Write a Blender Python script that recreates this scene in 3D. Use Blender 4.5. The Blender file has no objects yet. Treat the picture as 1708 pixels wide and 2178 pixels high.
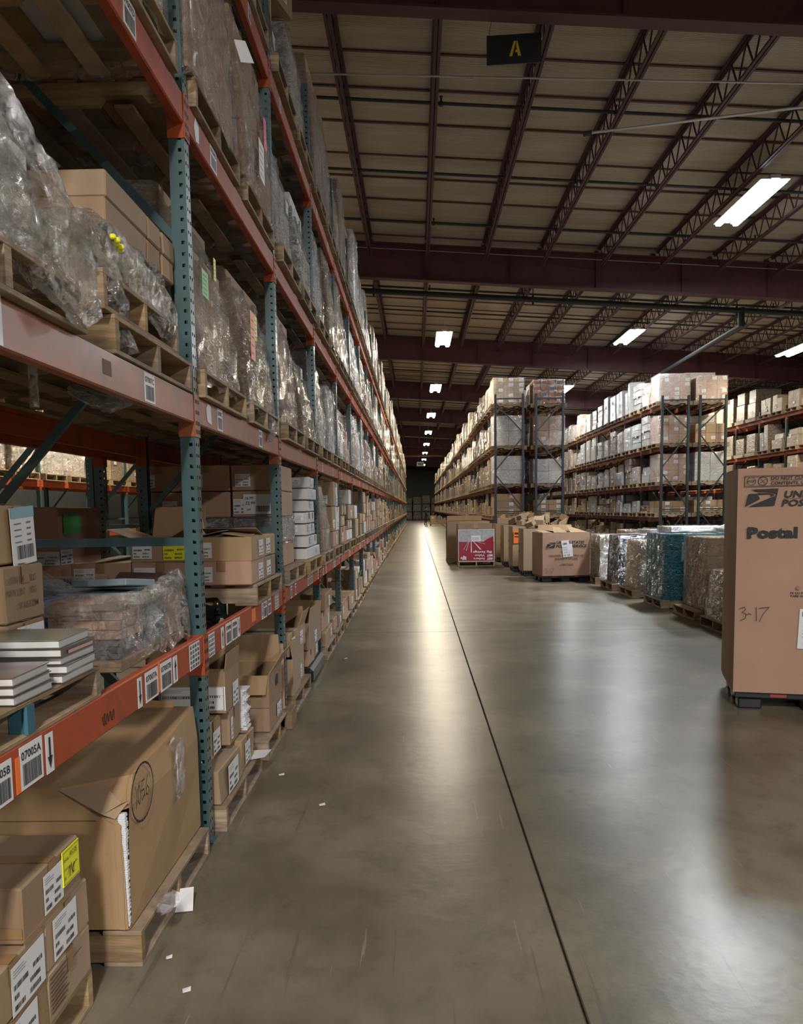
import bpy, math, random
from math import sin, cos, pi, radians as R
from mathutils import Vector, Matrix

# ------------------------------------------------------------ camera, light, exposure
SC = bpy.context.scene
COL = SC.collection
CAMH = 1.62
cd = bpy.data.cameras.new('camera'); cam = bpy.data.objects.new('camera', cd); COL.objects.link(cam)
cd.sensor_fit = 'VERTICAL'; cd.sensor_height = 36.0
cd.lens = 1837.0 / 2178.0 * 36.0
cd.shift_x = 0.0; cd.shift_y = 176.0 / 2178.0
cd.clip_start = 0.05; cd.clip_end = 400
YAW, PITCH, ROLL = -0.018226, 0.099039, -0.0145
f_ = Vector((sin(YAW), cos(YAW), 0)); r_ = Vector((cos(YAW), -sin(YAW), 0)); u_ = Vector((0, 0, 1))
f2 = f_ * cos(PITCH) - u_ * sin(PITCH); u2 = f_ * sin(PITCH) + u_ * cos(PITCH)
r3 = r_ * cos(ROLL) + u2 * sin(ROLL); u3 = u2 * cos(ROLL) - r_ * sin(ROLL)
m = Matrix((r3, u3, -f2)).transposed().to_4x4(); m.translation = (0, 0, CAMH)
cam.matrix_world = m
SC.camera = cam

W = bpy.data.worlds.new('world'); SC.world = W; W.use_nodes = True
W.node_tree.nodes['Background'].inputs[0].default_value = (1.0, 0.93, 0.84, 1)
W.node_tree.nodes['Background'].inputs[1].default_value = 0.20
SC.view_settings.view_transform = 'Standard'
SC.view_settings.look = 'None'
SC.view_settings.exposure = 0.42
SC.view_settings.gamma = 1.0
SC.view_settings.use_curve_mapping = False

LAMP_W = 520.0
# positions of the high-bay fixtures: x, y, height, power factor, warmth
LIGHTS = [(0.98, 29.4 + 11.75 * k, 7.2, 0.50, 0) for k in range(8)]
LIGHTS += [(6.3, 16.9, 7.2, 1.1, 1), (7.15, 29.6, 7.2, 0.5, 1), (7.17, 42.2, 7.2, 0.6, 1), (7.17, 54.5, 7.2, 0.6, 1),
           (12.0, 27.8, 6.4, 0.55, 0), (0.4, -6.0, 7.2, 1.9, 2), (-0.2, -15.0, 7.2, 2.6, 2), (8.0, -6.0, 7.1, 1.4, 2),
           (-5.3, 17.0, 7.3, 1.1, 0), (-5.3, 29.0, 7.3, 0.8, 0), (12.0, 15.5, 6.4, 1.0, 1), (12.0, 40.0, 6.4, 0.8, 0)]  # last two lamps added to brighten the outermost right rack

# ------------------------------------------------------------ materials
MATS = {}
def mat(name, col=(0.5, 0.5, 0.5), rough=0.6, metal=0.0, noise=0.0, nscale=6.0, stretch=(1, 1, 1), bump=0.0, bscale=40.0,
        vary=0.0, coat=0.0, dirt=None, dirt_amt=0.0, dscale=3.0, emit=None, estr=0.0, spec=0.5, huev=0.0):
    M = bpy.data.materials.new(name); M.use_nodes = True
    nt = M.node_tree; N = nt.nodes; L = nt.links
    b = N['Principled BSDF']
    b.inputs['Roughness'].default_value = rough; b.inputs['Metallic'].default_value = metal
    b.inputs['Specular IOR Level'].default_value = spec
    if coat: b.inputs['Coat Weight'].default_value = coat; b.inputs['Coat Roughness'].default_value = 0.15
    tc = N.new('ShaderNodeTexCoord'); mp = N.new('ShaderNodeMapping'); mp.inputs['Scale'].default_value = stretch
    L.new(tc.outputs['Object'], mp.inputs['Vector'])
    rgb = N.new('ShaderNodeRGB'); rgb.outputs[0].default_value = (*col, 1)
    last = rgb.outputs[0]
    if noise or vary:
        hs = N.new('ShaderNodeHueSaturation')
        L.new(last, hs.inputs['Color'])
        val = None
        if noise:
            no = N.new('ShaderNodeTexNoise'); no.inputs['Scale'].default_value = nscale; no.inputs['Detail'].default_value = 5
            L.new(mp.outputs[0], no.inputs['Vector'])
            mr = N.new('ShaderNodeMapRange'); mr.inputs[1].default_value = 0.3; mr.inputs[2].default_value = 0.7
            mr.inputs[3].default_value = 1 - noise; mr.inputs[4].default_value = 1 + noise
            L.new(no.outputs[0], mr.inputs[0]); val = mr.outputs[0]
        if vary:
            oi = N.new('ShaderNodeObjectInfo')
            m2 = N.new('ShaderNodeMapRange'); m2.inputs[3].default_value = 1 - vary; m2.inputs[4].default_value = 1 + vary
            L.new(oi.outputs['Random'], m2.inputs[0])
            if val is not None:
                mu = N.new('ShaderNodeMath'); mu.operation = 'MULTIPLY'
                L.new(val, mu.inputs[0]); L.new(m2.outputs[0], mu.inputs[1]); val = mu.outputs[0]
            else: val = m2.outputs[0]
            if huev:
                m3 = N.new('ShaderNodeMath'); m3.operation = 'MULTIPLY'; m3.inputs[1].default_value = 7.31
                fr = N.new('ShaderNodeMath'); fr.operation = 'FRACT'
                m4 = N.new('ShaderNodeMapRange'); m4.inputs[3].default_value = 1 - huev; m4.inputs[4].default_value = 1.0
                L.new(oi.outputs['Random'], m3.inputs[0]); L.new(m3.outputs[0], fr.inputs[0]); L.new(fr.outputs[0], m4.inputs[0])
                L.new(m4.outputs[0], hs.inputs['Saturation'])
        L.new(val, hs.inputs['Value'])
        last = hs.outputs[0]
    if dirt:
        no = N.new('ShaderNodeTexNoise'); no.inputs['Scale'].default_value = dscale; no.inputs['Detail'].default_value = 8
        no.inputs['Roughness'].default_value = 0.65
        L.new(mp.outputs[0], no.inputs['Vector'])
        mr = N.new('ShaderNodeMapRange'); mr.inputs[1].default_value = 0.5; mr.inputs[2].default_value = 0.68; mr.inputs[4].default_value = dirt_amt
        L.new(no.outputs[0], mr.inputs[0])
        mx = N.new('ShaderNodeMixRGB'); mx.inputs[2].default_value = (*dirt, 1)
        L.new(mr.outputs[0], mx.inputs[0]); L.new(last, mx.inputs[1]); last = mx.outputs[0]
    L.new(last, b.inputs['Base Color'])
    if bump:
        no = N.new('ShaderNodeTexNoise'); no.inputs['Scale'].default_value = bscale; no.inputs['Detail'].default_value = 4
        L.new(mp.outputs[0], no.inputs['Vector'])
        bp = N.new('ShaderNodeBump'); bp.inputs['Strength'].default_value = bump; bp.inputs['Distance'].default_value = 0.01
        L.new(no.outputs[0], bp.inputs['Height']); L.new(bp.outputs[0], b.inputs['Normal'])
    if emit:
        b.inputs['Emission Color'].default_value = (*emit, 1); b.inputs['Emission Strength'].default_value = estr
    MATS[name] = M
    return M

mat('cardboard', (0.36, 0.232, 0.118), 0.75, noise=0.10, nscale=3, bump=0.12, bscale=60, vary=0.22, huev=0.25, dirt=(0.20, 0.12, 0.06), dirt_amt=0.3)
mat('cardboard_pink', (0.44, 0.275, 0.195), 0.75, noise=0.07, nscale=2, bump=0.1, bscale=50, vary=0.08)
mat('cardboard_white', (0.62, 0.62, 0.63), 0.6, noise=0.05, vary=0.1)
mat('cardboard_inside', (0.40, 0.26, 0.14), 0.8, noise=0.08, vary=0.1)
mat('tape', (0.30, 0.18, 0.085), 0.45, noise=0.1, nscale=12, bump=0.15, bscale=50)
mat('paper', (0.78, 0.79, 0.82), 0.5, noise=0.03)
mat('ink', (0.015, 0.015, 0.018), 0.6)
mat('grey_ink', (0.18, 0.18, 0.2), 0.6)
mat('pen', (0.05, 0.045, 0.04), 0.6)
mat('print_brown', (0.16, 0.09, 0.05), 0.7)
mat('yellow_sticker', (0.85, 0.83, 0.03), 0.5)
mat('green_sticker', (0.10, 0.50, 0.12), 0.5)
mat('orange_sticker', (0.95, 0.20, 0.03), 0.5)
mat('pink_sticker', (0.95, 0.05, 0.25), 0.5)
mat('orange_print', (0.42, 0.13, 0.06), 0.5, noise=0.2)
mat('blue_sticker', (0.25, 0.45, 0.55), 0.5)
mat('wood', (0.30, 0.20, 0.10), 0.75, noise=0.3, nscale=5, stretch=(1, 1, 6), bump=0.3, bscale=25, vary=0.3, huev=0.4, dirt=(0.10, 0.07, 0.045), dirt_amt=0.6)
mat('wood_light', (0.37, 0.27, 0.145), 0.75, noise=0.22, nscale=5, stretch=(1, 1, 6), bump=0.3, bscale=25, vary=0.2, dirt=(0.17, 0.11, 0.06), dirt_amt=0.5)
mat('wood_blue', (0.03, 0.12, 0.17), 0.7, noise=0.2)
mat('teal_steel', (0.052, 0.108, 0.118), 0.36, metal=0.15, noise=0.10, nscale=4, dirt=(0.05, 0.045, 0.035), dirt_amt=0.35, dscale=7, coat=0.25)
mat('orange_steel', (0.40, 0.075, 0.024), 0.6, noise=0.12, nscale=4, dirt=(0.10, 0.035, 0.02), dirt_amt=0.55, dscale=5, coat=0.0, spec=0.3)
mat('worn_orange_steel', (0.34, 0.098, 0.04), 0.45, noise=0.15, nscale=3, dirt=(0.09, 0.05, 0.035), dirt_amt=0.7, dscale=4, coat=0.1)
mat('rust_steel', (0.22, 0.058, 0.026), 0.6, noise=0.2, nscale=2, dirt=(0.05, 0.03, 0.025), dirt_amt=0.7)
mat('blue_steel', (0.014, 0.022, 0.05), 0.4, noise=0.1)
mat('dark_green_steel', (0.016, 0.028, 0.026), 0.4, noise=0.1)
mat('roof_steel', (0.085, 0.026, 0.028), 0.55, noise=0.15, nscale=2, dirt=(0.03, 0.012, 0.014), dirt_amt=0.5)
mat('joist_steel', (0.065, 0.024, 0.026), 0.6, noise=0.1)
mat('pipe_steel', (0.022, 0.032, 0.034), 0.5)
mat('conduit', (0.55, 0.56, 0.58), 0.35, metal=0.5)
mat('black_plastic', (0.018, 0.019, 0.024), 0.35, noise=0.2)
mat('red_plastic', (0.35, 0.05, 0.04), 0.5)
mat('wall_paint', (0.27, 0.285, 0.28), 0.8, noise=0.1)
mat('fixture_white', (0.7, 0.7, 0.7), 0.4)
mat('lamp_cool', (1, 1, 1), 0.4, emit=(0.78, 0.90, 1.0), estr=30)
mat('lamp_warm', (1, 1, 1), 0.4, emit=(1.0, 0.97, 0.90), estr=30)
mat('book_cover', (0.10, 0.07, 0.06), 0.25, noise=0.25, nscale=6, vary=0.4, coat=0.5)
mat('book_cover_green', (0.17, 0.20, 0.18), 0.2, noise=0.2, nscale=5, coat=0.5)
mat('book_pages', (0.60, 0.61, 0.60), 0.7, noise=0.08, nscale=3, stretch=(1, 1, 60))
mat('book_blue', (0.10, 0.20, 0.45), 0.3, noise=0.15, vary=0.2)
mat('book_bluegrey', (0.20, 0.27, 0.31), 0.4, noise=0.1)
mat('book_pink', (0.48, 0.33, 0.27), 0.5, noise=0.06)
mat('book_dark', (0.09, 0.08, 0.12), 0.35, noise=0.2)
mat('red_print', (0.33, 0.012, 0.035), 0.25, noise=0.1, coat=0.5)
mat('silver_glare', (0.42, 0.42, 0.45), 0.25, noise=0.2, nscale=8, bump=0.8, bscale=18, coat=0.8)
mat('sign_dark', (0.028, 0.034, 0.04), 0.55, noise=0.1)
mat('sign_yellow', (0.95, 0.74, 0.05), 0.5)
mat('skin', (0.35, 0.2, 0.14), 0.6)
mat('dark_cloth', (0.02, 0.021, 0.027), 0.9, noise=0.2)
mat('hair', (0.012, 0.01, 0.008), 0.7)
mat('hole_shade', (0.004, 0.004, 0.004), 0.9)
mat('far_goods', (0.30, 0.31, 0.33), 0.4, noise=0.2, nscale=3, vary=0.3, bump=0.5, bscale=5)
mat('insulation_strap', (0.10, 0.05, 0.045), 0.6)

def blanket():
    M = bpy.data.materials.new('insulation_blanket'); M.use_nodes = True; nt = M.node_tree; N = nt.nodes; L = nt.links
    b = N['Principled BSDF']; b.inputs['Roughness'].default_value = 0.5
    tc = N.new('ShaderNodeTexCoord')
    mp = N.new('ShaderNodeMapping'); mp.inputs['Scale'].default_value = (0.35, 2.2, 1); L.new(tc.outputs['Object'], mp.inputs[0])
    no = N.new('ShaderNodeTexNoise'); no.inputs['Scale'].default_value = 1.4; no.inputs['Detail'].default_value = 6
    L.new(mp.outputs[0], no.inputs[0])
    cr = N.new('ShaderNodeValToRGB')
    cr.color_ramp.elements[0].position = 0.25; cr.color_ramp.elements[0].color = (0.36, 0.31, 0.235, 1)
    cr.color_ramp.elements[1].position = 0.8; cr.color_ramp.elements[1].color = (0.55, 0.49, 0.40, 1)
    L.new(no.outputs[0], cr.inputs[0]); L.new(cr.outputs[0], b.inputs['Base Color'])
    w = N.new('ShaderNodeTexWave'); w.wave_type = 'BANDS'; w.bands_direction = 'Y'; w.inputs['Scale'].default_value = 9
    w.inputs['Distortion'].default_value = 2.5; w.inputs['Detail'].default_value = 2; w.inputs['Detail Scale'].default_value = 2
    mp2 = N.new('ShaderNodeMapping'); mp2.inputs['Scale'].default_value = (0.6, 1, 1); L.new(tc.outputs['Object'], mp2.inputs[0])
    L.new(mp2.outputs[0], w.inputs[0])
    bp = N.new('ShaderNodeBump'); bp.inputs['Strength'].default_value = 0.6; bp.inputs['Distance'].default_value = 0.02
    L.new(w.outputs['Fac'], bp.inputs['Height'])
    bp2 = N.new('ShaderNodeBump'); bp2.inputs['Strength'].default_value = 0.7; bp2.inputs['Distance'].default_value = 0.12
    L.new(no.outputs[0], bp2.inputs['Height']); L.new(bp.outputs[0], bp2.inputs['Normal'])
    L.new(bp2.outputs[0], b.inputs['Normal'])
    MATS['insulation_blanket'] = M
blanket()

def concrete():
    M = bpy.data.materials.new('concrete'); M.use_nodes = True; nt = M.node_tree; N = nt.nodes; L = nt.links
    b = N['Principled BSDF']; tc = N.new('ShaderNodeTexCoord')
    def noise(scale, detail, st=(1, 1, 1), rough=0.55):
        mp = N.new('ShaderNodeMapping'); mp.inputs['Scale'].default_value = st; L.new(tc.outputs['Object'], mp.inputs[0])
        n = N.new('ShaderNodeTexNoise'); n.inputs['Scale'].default_value = scale; n.inputs['Detail'].default_value = detail
        n.inputs['Roughness'].default_value = rough; L.new(mp.outputs[0], n.inputs[0]); return n.outputs[0]
    def mr(x, a, b_, c, d):
        q = N.new('ShaderNodeMapRange'); q.interpolation_type = 'SMOOTHSTEP'; q.inputs[1].default_value = a; q.inputs[2].default_value = b_
        q.inputs[3].default_value = c; q.inputs[4].default_value = d; L.new(x, q.inputs[0]); return q.outputs[0]
    def mix(f, a, colb, mode='MIX'):
        q = N.new('ShaderNodeMixRGB'); q.blend_type = mode; L.new(f, q.inputs[0]); L.new(a, q.inputs[1]); q.inputs[2].default_value = (*colb, 1); return q.outputs[0]
    cr = N.new('ShaderNodeValToRGB'); cr.color_ramp.interpolation = 'EASE'; L.new(noise(0.9, 7), cr.inputs[0])
    cr.color_ramp.elements[0].position = 0.3; cr.color_ramp.elements[0].color = (0.115, 0.098, 0.066, 1)
    cr.color_ramp.elements[1].position = 0.72; cr.color_ramp.elements[1].color = (0.235, 0.207, 0.148, 1)
    c = cr.outputs[0]
    c = mix(mr(noise(3.2, 9, (1, .55, 1), 0.7), 0.42, 0.80, 0, 0.75), c, (0.07, 0.073, 0.055))       # stains
    c = mix(mr(noise(6.5, 9, (1, .6, 1), 0.75), 0.50, 0.75, 0, 0.7), c, (0.075, 0.065, 0.05))
    c = mix(mr(noise(1.0, 3, (22, 0.55, 1), 0.6), 0.66, 0.70, 0, 0.35), c, (0.06, 0.055, 0.045))     # long scuffs along the aisle
    c = mix(mr(noise(1.3, 3, (30, 1.1, 1), 0.5), 0.70, 0.72, 0, 0.35), c, (0.33, 0.32, 0.28))
    L.new(c, b.inputs['Base Color'])
    b.inputs['Roughness'].default_value = 0.30
    b.inputs['Specular IOR Level'].default_value = 0.20
    bp = N.new('ShaderNodeBump'); bp.inputs['Strength'].default_value = 0.12; bp.inputs['Distance'].default_value = 0.01
    L.new(noise(14, 6), bp.inputs['Height']); L.new(bp.outputs[0], b.inputs['Normal'])
    MATS['concrete'] = M
concrete()
mat('joint', (0.06, 0.05, 0.04), 0.9, noise=0.3, nscale=30)

def film(name, tint=(0.80, 0.78, 0.76), amt=0.07, gl=0.27, tcol=(0.95, 0.95, 0.95), bsc=14.0, stretch=(1, 1, 2.2)):
    """stretch film: mostly clear, a little milky, with crinkled gloss"""
    M = bpy.data.materials.new(name); M.use_nodes = True; nt = M.node_tree; N = nt.nodes; L = nt.links
    N.clear(); out = N.new('ShaderNodeOutputMaterial')
    tr = N.new('ShaderNodeBsdfTransparent'); tr.inputs[0].default_value = (*tcol, 1)
    gl_ = N.new('ShaderNodeBsdfGlossy'); gl_.inputs['Roughness'].default_value = 0.13
    df = N.new('ShaderNodeBsdfDiffuse'); df.inputs[0].default_value = (*tint, 1)
    tc = N.new('ShaderNodeTexCoord'); mp = N.new('ShaderNodeMapping'); mp.inputs['Scale'].default_value = stretch
    mp.inputs['Rotation'].default_value = (0.5, 0.3, 0); L.new(tc.outputs['Object'], mp.inputs[0])
    no = N.new('ShaderNodeTexNoise'); no.inputs['Scale'].default_value = bsc; no.inputs['Detail'].default_value = 8; no.inputs['Roughness'].default_value = 0.62
    no.inputs['Distortion'].default_value = 1.2; L.new(mp.outputs[0], no.inputs[0])
    bp = N.new('ShaderNodeBump'); bp.inputs['Strength'].default_value = 1.0; bp.inputs['Distance'].default_value = 0.08
    L.new(no.outputs[0], bp.inputs['Height']); L.new(bp.outputs[0], gl_.inputs['Normal'])
    sb = N.new('ShaderNodeMath'); sb.operation = 'SUBTRACT'; sb.inputs[1].default_value = 0.5; L.new(no.outputs[0], sb.inputs[0])
    ab = N.new('ShaderNodeMath'); ab.operation = 'ABSOLUTE'; L.new(sb.outputs[0], ab.inputs[0])
    rg = N.new('ShaderNodeMapRange'); rg.inputs[1].default_value = 0.0; rg.inputs[2].default_value = 0.075; rg.inputs[3].default_value = 1; rg.inputs[4].default_value = 0
    L.new(ab.outputs[0], rg.inputs[0])
    mr = N.new('ShaderNodeMapRange'); mr.inputs[3].default_value = amt * 0.5; mr.inputs[4].default_value = amt * 4; L.new(rg.outputs[0], mr.inputs[0])  # film whitened along the creases, streaks standing in for glints
    m1 = N.new('ShaderNodeMixShader'); L.new(mr.outputs[0], m1.inputs[0]); L.new(tr.outputs[0], m1.inputs[1]); L.new(df.outputs[0], m1.inputs[2])
    m3 = N.new('ShaderNodeMapRange'); m3.inputs[3].default_value = gl * 0.55; m3.inputs[4].default_value = min(1, gl * 3.5); L.new(rg.outputs[0], m3.inputs[0])
    m2 = N.new('ShaderNodeMixShader'); L.new(m3.outputs[0], m2.inputs[0]); L.new(m1.outputs[0], m2.inputs[1]); L.new(gl_.outputs[0], m2.inputs[2])
    L.new(m2.outputs[0], out.inputs[0]); MATS[name] = M
film('stretch_film')
film('clear_film', (0.8, 0.78, 0.76), 0.02, 0.13, (0.96, 0.96, 0.96), 10.0)
film('heavy_film', (0.66, 0.64, 0.61), 0.06, 0.20, (0.93, 0.92, 0.90), 12.0, (1, 1, 1))
film('teal_film', (0.0, 0.24, 0.36), 0.35, 0.22, (0.07, 0.42, 0.52), 12.0, (1, 1, 3))
film('blue_film', (0.02, 0.06, 0.16), 0.25, 0.20, (0.12, 0.18, 0.34), 12.0)

def wrapped(name, c0, c1, c2):
    """cartons seen through stretch film from far away: colour varies by object, crinkled glossy coat"""
    M = bpy.data.materials.new(name); M.use_nodes = True; nt = M.node_tree; N = nt.nodes; L = nt.links
    b = N['Principled BSDF']; oi = N.new('ShaderNodeObjectInfo')
    cr = N.new('ShaderNodeValToRGB'); cr.color_ramp.interpolation = 'CONSTANT'
    e = cr.color_ramp.elements; e[0].color = (*c0, 1); e[1].position = 0.45; e[1].color = (*c1, 1)
    e2 = e.new(0.72); e2.color = (*c2, 1)
    L.new(oi.outputs['Random'], cr.inputs[0])
    tc = N.new('ShaderNodeTexCoord')
    mp = N.new('ShaderNodeMapping'); mp.inputs['Rotation'].default_value = (0.4, 0, 0); mp.inputs['Scale'].default_value = (1.6, 1.6, 3)
    L.new(tc.outputs['Object'], mp.inputs[0])
    no = N.new('ShaderNodeTexNoise'); no.inputs['Scale'].default_value = 4.5; no.inputs['Detail'].default_value = 6; no.inputs['Distortion'].default_value = 1.0
    L.new(mp.outputs[0], no.inputs[0])
    sb = N.new('ShaderNodeMath'); sb.operation = 'SUBTRACT'; sb.inputs[1].default_value = 0.5; L.new(no.outputs[0], sb.inputs[0])
    ab = N.new('ShaderNodeMath'); ab.operation = 'ABSOLUTE'; L.new(sb.outputs[0], ab.inputs[0])
    mr = N.new('ShaderNodeMapRange'); mr.inputs[1].default_value = 0.0; mr.inputs[2].default_value = 0.07; mr.inputs[3].default_value = 0.42; mr.inputs[4].default_value = 0.0
    L.new(ab.outputs[0], mr.inputs[0])
    mx = N.new('ShaderNodeMixRGB'); mx.inputs[2].default_value = (0.55, 0.53, 0.48, 1); L.new(mr.outputs[0], mx.inputs[0]); L.new(cr.outputs[0], mx.inputs[1])  # pale crease streaks mixed into the colour stand in for film glints
    L.new(mx.outputs[0], b.inputs['Base Color'])
    b.inputs['Roughness'].default_value = 0.5
    b.inputs['Coat Weight'].default_value = 0.9; b.inputs['Coat Roughness'].default_value = 0.13; b.inputs['Coat IOR'].default_value = 1.7
    bp = N.new('ShaderNodeBump'); bp.inputs['Strength'].default_value = 1.0; bp.inputs['Distance'].default_value = 0.06
    L.new(no.outputs[0], bp.inputs['Height']); L.new(bp.outputs[0], b.inputs['Coat Normal'])
    MATS[name] = M
wrapped('wrapped_goods', (0.30, 0.195, 0.10), (0.24, 0.18, 0.12), (0.17, 0.115, 0.07))
wrapped('wrapped_white_goods', (0.30, 0.27, 0.24), (0.26, 0.17, 0.10), (0.36, 0.34, 0.32))

# ------------------------------------------------------------ mesh helpers
class MB:
    def __init__(s): s.v = []; s.f = []; s.m = []; s.names = []
    def mi(s, name):
        if name not in s.names: s.names.append(name)
        return s.names.index(name)
    def poly(s, pts, m):
        n = len(s.v); s.v += [tuple(p) for p in pts]; s.f.append(tuple(range(n, n + len(pts)))); s.m.append(s.mi(m))
    def raw(s, vs, fs, m):
        n = len(s.v); s.v += [tuple(p) for p in vs]; k = s.mi(m)
        for f in fs: s.f.append(tuple(i + n for i in f)); s.m.append(k)
    def box(s, x0, y0, z0, x1, y1, z1, m, T=None):
        vs = [Vector(p) for p in ((x0, y0, z0), (x1, y0, z0), (x1, y1, z0), (x0, y1, z0), (x0, y0, z1), (x1, y0, z1), (x1, y1, z1), (x0, y1, z1))]
        if T: vs = [T @ p for p in vs]
        s.raw(vs, ((0, 3, 2, 1), (4, 5, 6, 7), (0, 1, 5, 4), (1, 2, 6, 5), (2, 3, 7, 6), (3, 0, 4, 7)), m)
    def cbox(s, x0, y0, z0, x1, y1, z1, m, b=0.008, T=None, jit=0.0, rnd=None):
        """chamfered box"""
        cs = []
        X = (x0, x1); Y = (y0, y1); Z = (z0, z1)
        vid = {}; vs = []
        for i in (0, 1):
            for j in (0, 1):
                for k in (0, 1):
                    o = Vector((0, 0, 0))
                    if jit and rnd: o = Vector((rnd.uniform(-jit, jit), rnd.uniform(-jit, jit), rnd.uniform(-jit, jit) if k else 0))
                    dx = b if i == 0 else -b; dy = b if j == 0 else -b; dz = b if k == 0 else -b
                    P = Vector((X[i], Y[j], Z[k])) + o
                    vid[(i, j, k, 0)] = len(vs); vs.append(P + Vector((0, dy, dz)))
                    vid[(i, j, k, 1)] = len(vs); vs.append(P + Vector((dx, 0, dz)))
                    vid[(i, j, k, 2)] = len(vs); vs.append(P + Vector((dx, dy, 0)))
        q = lambda i, j, k, a: vid[(i, j, k, a)]
        fs = [(q(0, 0, 0, 0), q(0, 0, 1, 0), q(0, 1, 1, 0), q(0, 1, 0, 0)), (q(1, 0, 0, 0), q(1, 1, 0, 0), q(1, 1, 1, 0), q(1, 0, 1, 0)),
              (q(0, 0, 0, 1), q(1, 0, 0, 1), q(1, 0, 1, 1), q(0, 0, 1, 1)), (q(0, 1, 0, 1), q(0, 1, 1, 1), q(1, 1, 1, 1), q(1, 1, 0, 1)),
              (q(0, 0, 0, 2), q(0, 1, 0, 2), q(1, 1, 0, 2), q(1, 0, 0, 2)), (q(0, 0, 1, 2), q(1, 0, 1, 2), q(1, 1, 1, 2), q(0, 1, 1, 2))]
        for i in (0, 1):
            for j in (0, 1): fs.append((q(i, j, 0, 0), q(i, j, 1, 0), q(i, j, 1, 1), q(i, j, 0, 1)))
            for k in (0, 1): fs.append((q(i, 0, k, 0), q(i, 1, k, 0), q(i, 1, k, 2), q(i, 0, k, 2)))
        for j in (0, 1):
            for k in (0, 1): fs.append((q(0, j, k, 1), q(1, j, k, 1), q(1, j, k, 2), q(0, j, k, 2)))
        for i in (0, 1):
            for j in (0, 1):
                for k in (0, 1): fs.append((q(i, j, k, 0), q(i, j, k, 1), q(i, j, k, 2)))
        if T: vs = [T @ p for p in vs]
        s.raw(vs, fs, m)
    def tube(s, p, q, r, m, n=8, r2=None):
        p = Vector(p); q = Vector(q); d = (q - p).normalized(); r2 = r if r2 is None else r2
        a = d.orthogonal().normalized(); b = d.cross(a)
        vs = [p + (a * cos(2 * pi * i / n) + b * sin(2 * pi * i / n)) * r for i in range(n)] + [q + (a * cos(2 * pi * i / n) + b * sin(2 * pi * i / n)) * r2 for i in range(n)]
        fs = [(i, (i + 1) % n, n + (i + 1) % n, n + i) for i in range(n)] + [tuple(range(n - 1, -1, -1)), tuple(range(n, 2 * n))]
        s.raw(vs, fs, m)
    def bar(s, p, q, w, h, m):
        """rectangular bar from p to q, w = width sideways (horizontal), h = other size"""
        p = Vector(p); q = Vector(q); d = (q - p).normalized()
        a = d.cross(Vector((0, 0, 1)));
        if a.length < 1e-4: a = Vector((1, 0, 0))
        a.normalize(); b = a.cross(d); a = a * w / 2; b = b * h / 2
        vs = [p - a - b, p + a - b, p + a + b, p - a + b, q - a - b, q + a - b, q + a + b, q - a + b]
        s.raw(vs, ((0, 1, 2, 3), (7, 6, 5, 4), (0, 4, 5, 1), (1, 5, 6, 2), (2, 6, 7, 3), (3, 7, 4, 0)), m)
    def mesh(s, name, smooth=False):
        me = bpy.data.meshes.new(name); me.from_pydata(s.v, [], s.f)
        for n in s.names: me.materials.append(MATS[n])
        me.polygons.foreach_set('material_index', s.m)
        if smooth: me.polygons.foreach_set('use_smooth', [True] * len(s.f))
        me.update(); return me
    def build(s, name, parent=None, loc=(0, 0, 0), smooth=False):
        return link(name, s.mesh(name, smooth), parent, loc)
def link(name, me, parent=None, loc=(0, 0, 0), rz=0):
    o = bpy.data.objects.new(name, me); COL.objects.link(o); o.location = loc; o.rotation_euler = (0, 0, rz)
    if parent: o.parent = parent
    return o
USED = set()
def tag(o, label=None, cat=None, group=None, kind=None):
    if label: o['label'] = label; USED.add(label)
    if cat: o['category'] = cat
    if group: o['group'] = group
    if kind: o['kind'] = kind
    return o
def thing(name, label, cat, loc=(0, 0, 0), rz=0, group=None, kind=None):
    o = link(name, None, None, loc, rz); return tag(o, label, cat, group, kind)
def copy_tree(o, parent=None):
    c = o.copy(); COL.objects.link(c)
    if parent: c.parent = parent
    for ch in CH.get(o.name, []): copy_tree(bpy.data.objects[ch], c)
    return c
CH = {}
def note_children(root):
    CH.clear()
    for o in bpy.data.objects:
        if o.parent: CH.setdefault(o.parent.name, []).append(o.name)

# ---- flat print
GC = {}
def glyph(text, bold):
    if (text, bold) in GC: return GC[(text, bold)]
    cu = bpy.data.curves.new('t', 'FONT'); cu.body = text; cu.size = 1.0; cu.offset = bold; cu.resolution_u = 2
    o = bpy.data.objects.new('t', cu); COL.objects.link(o)
    dg = bpy.context.evaluated_depsgraph_get(); ev = o.evaluated_get(dg); me = ev.to_mesh()
    vs = [(v.co.x, v.co.y) for v in me.vertices]; fs = [tuple(p.vertices) for p in me.polygons]
    ev.to_mesh_clear(); bpy.data.objects.remove(o); bpy.data.curves.remove(cu)
    if vs:
        x0 = min(v[0] for v in vs); x1 = max(v[0] for v in vs); y0 = min(v[1] for v in vs); y1 = max(v[1] for v in vs)
    else: x0 = x1 = y0 = y1 = 0
    GC[(text, bold)] = (vs, fs, (x0, y0, x1, y1)); return GC[(text, bold)]
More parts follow.
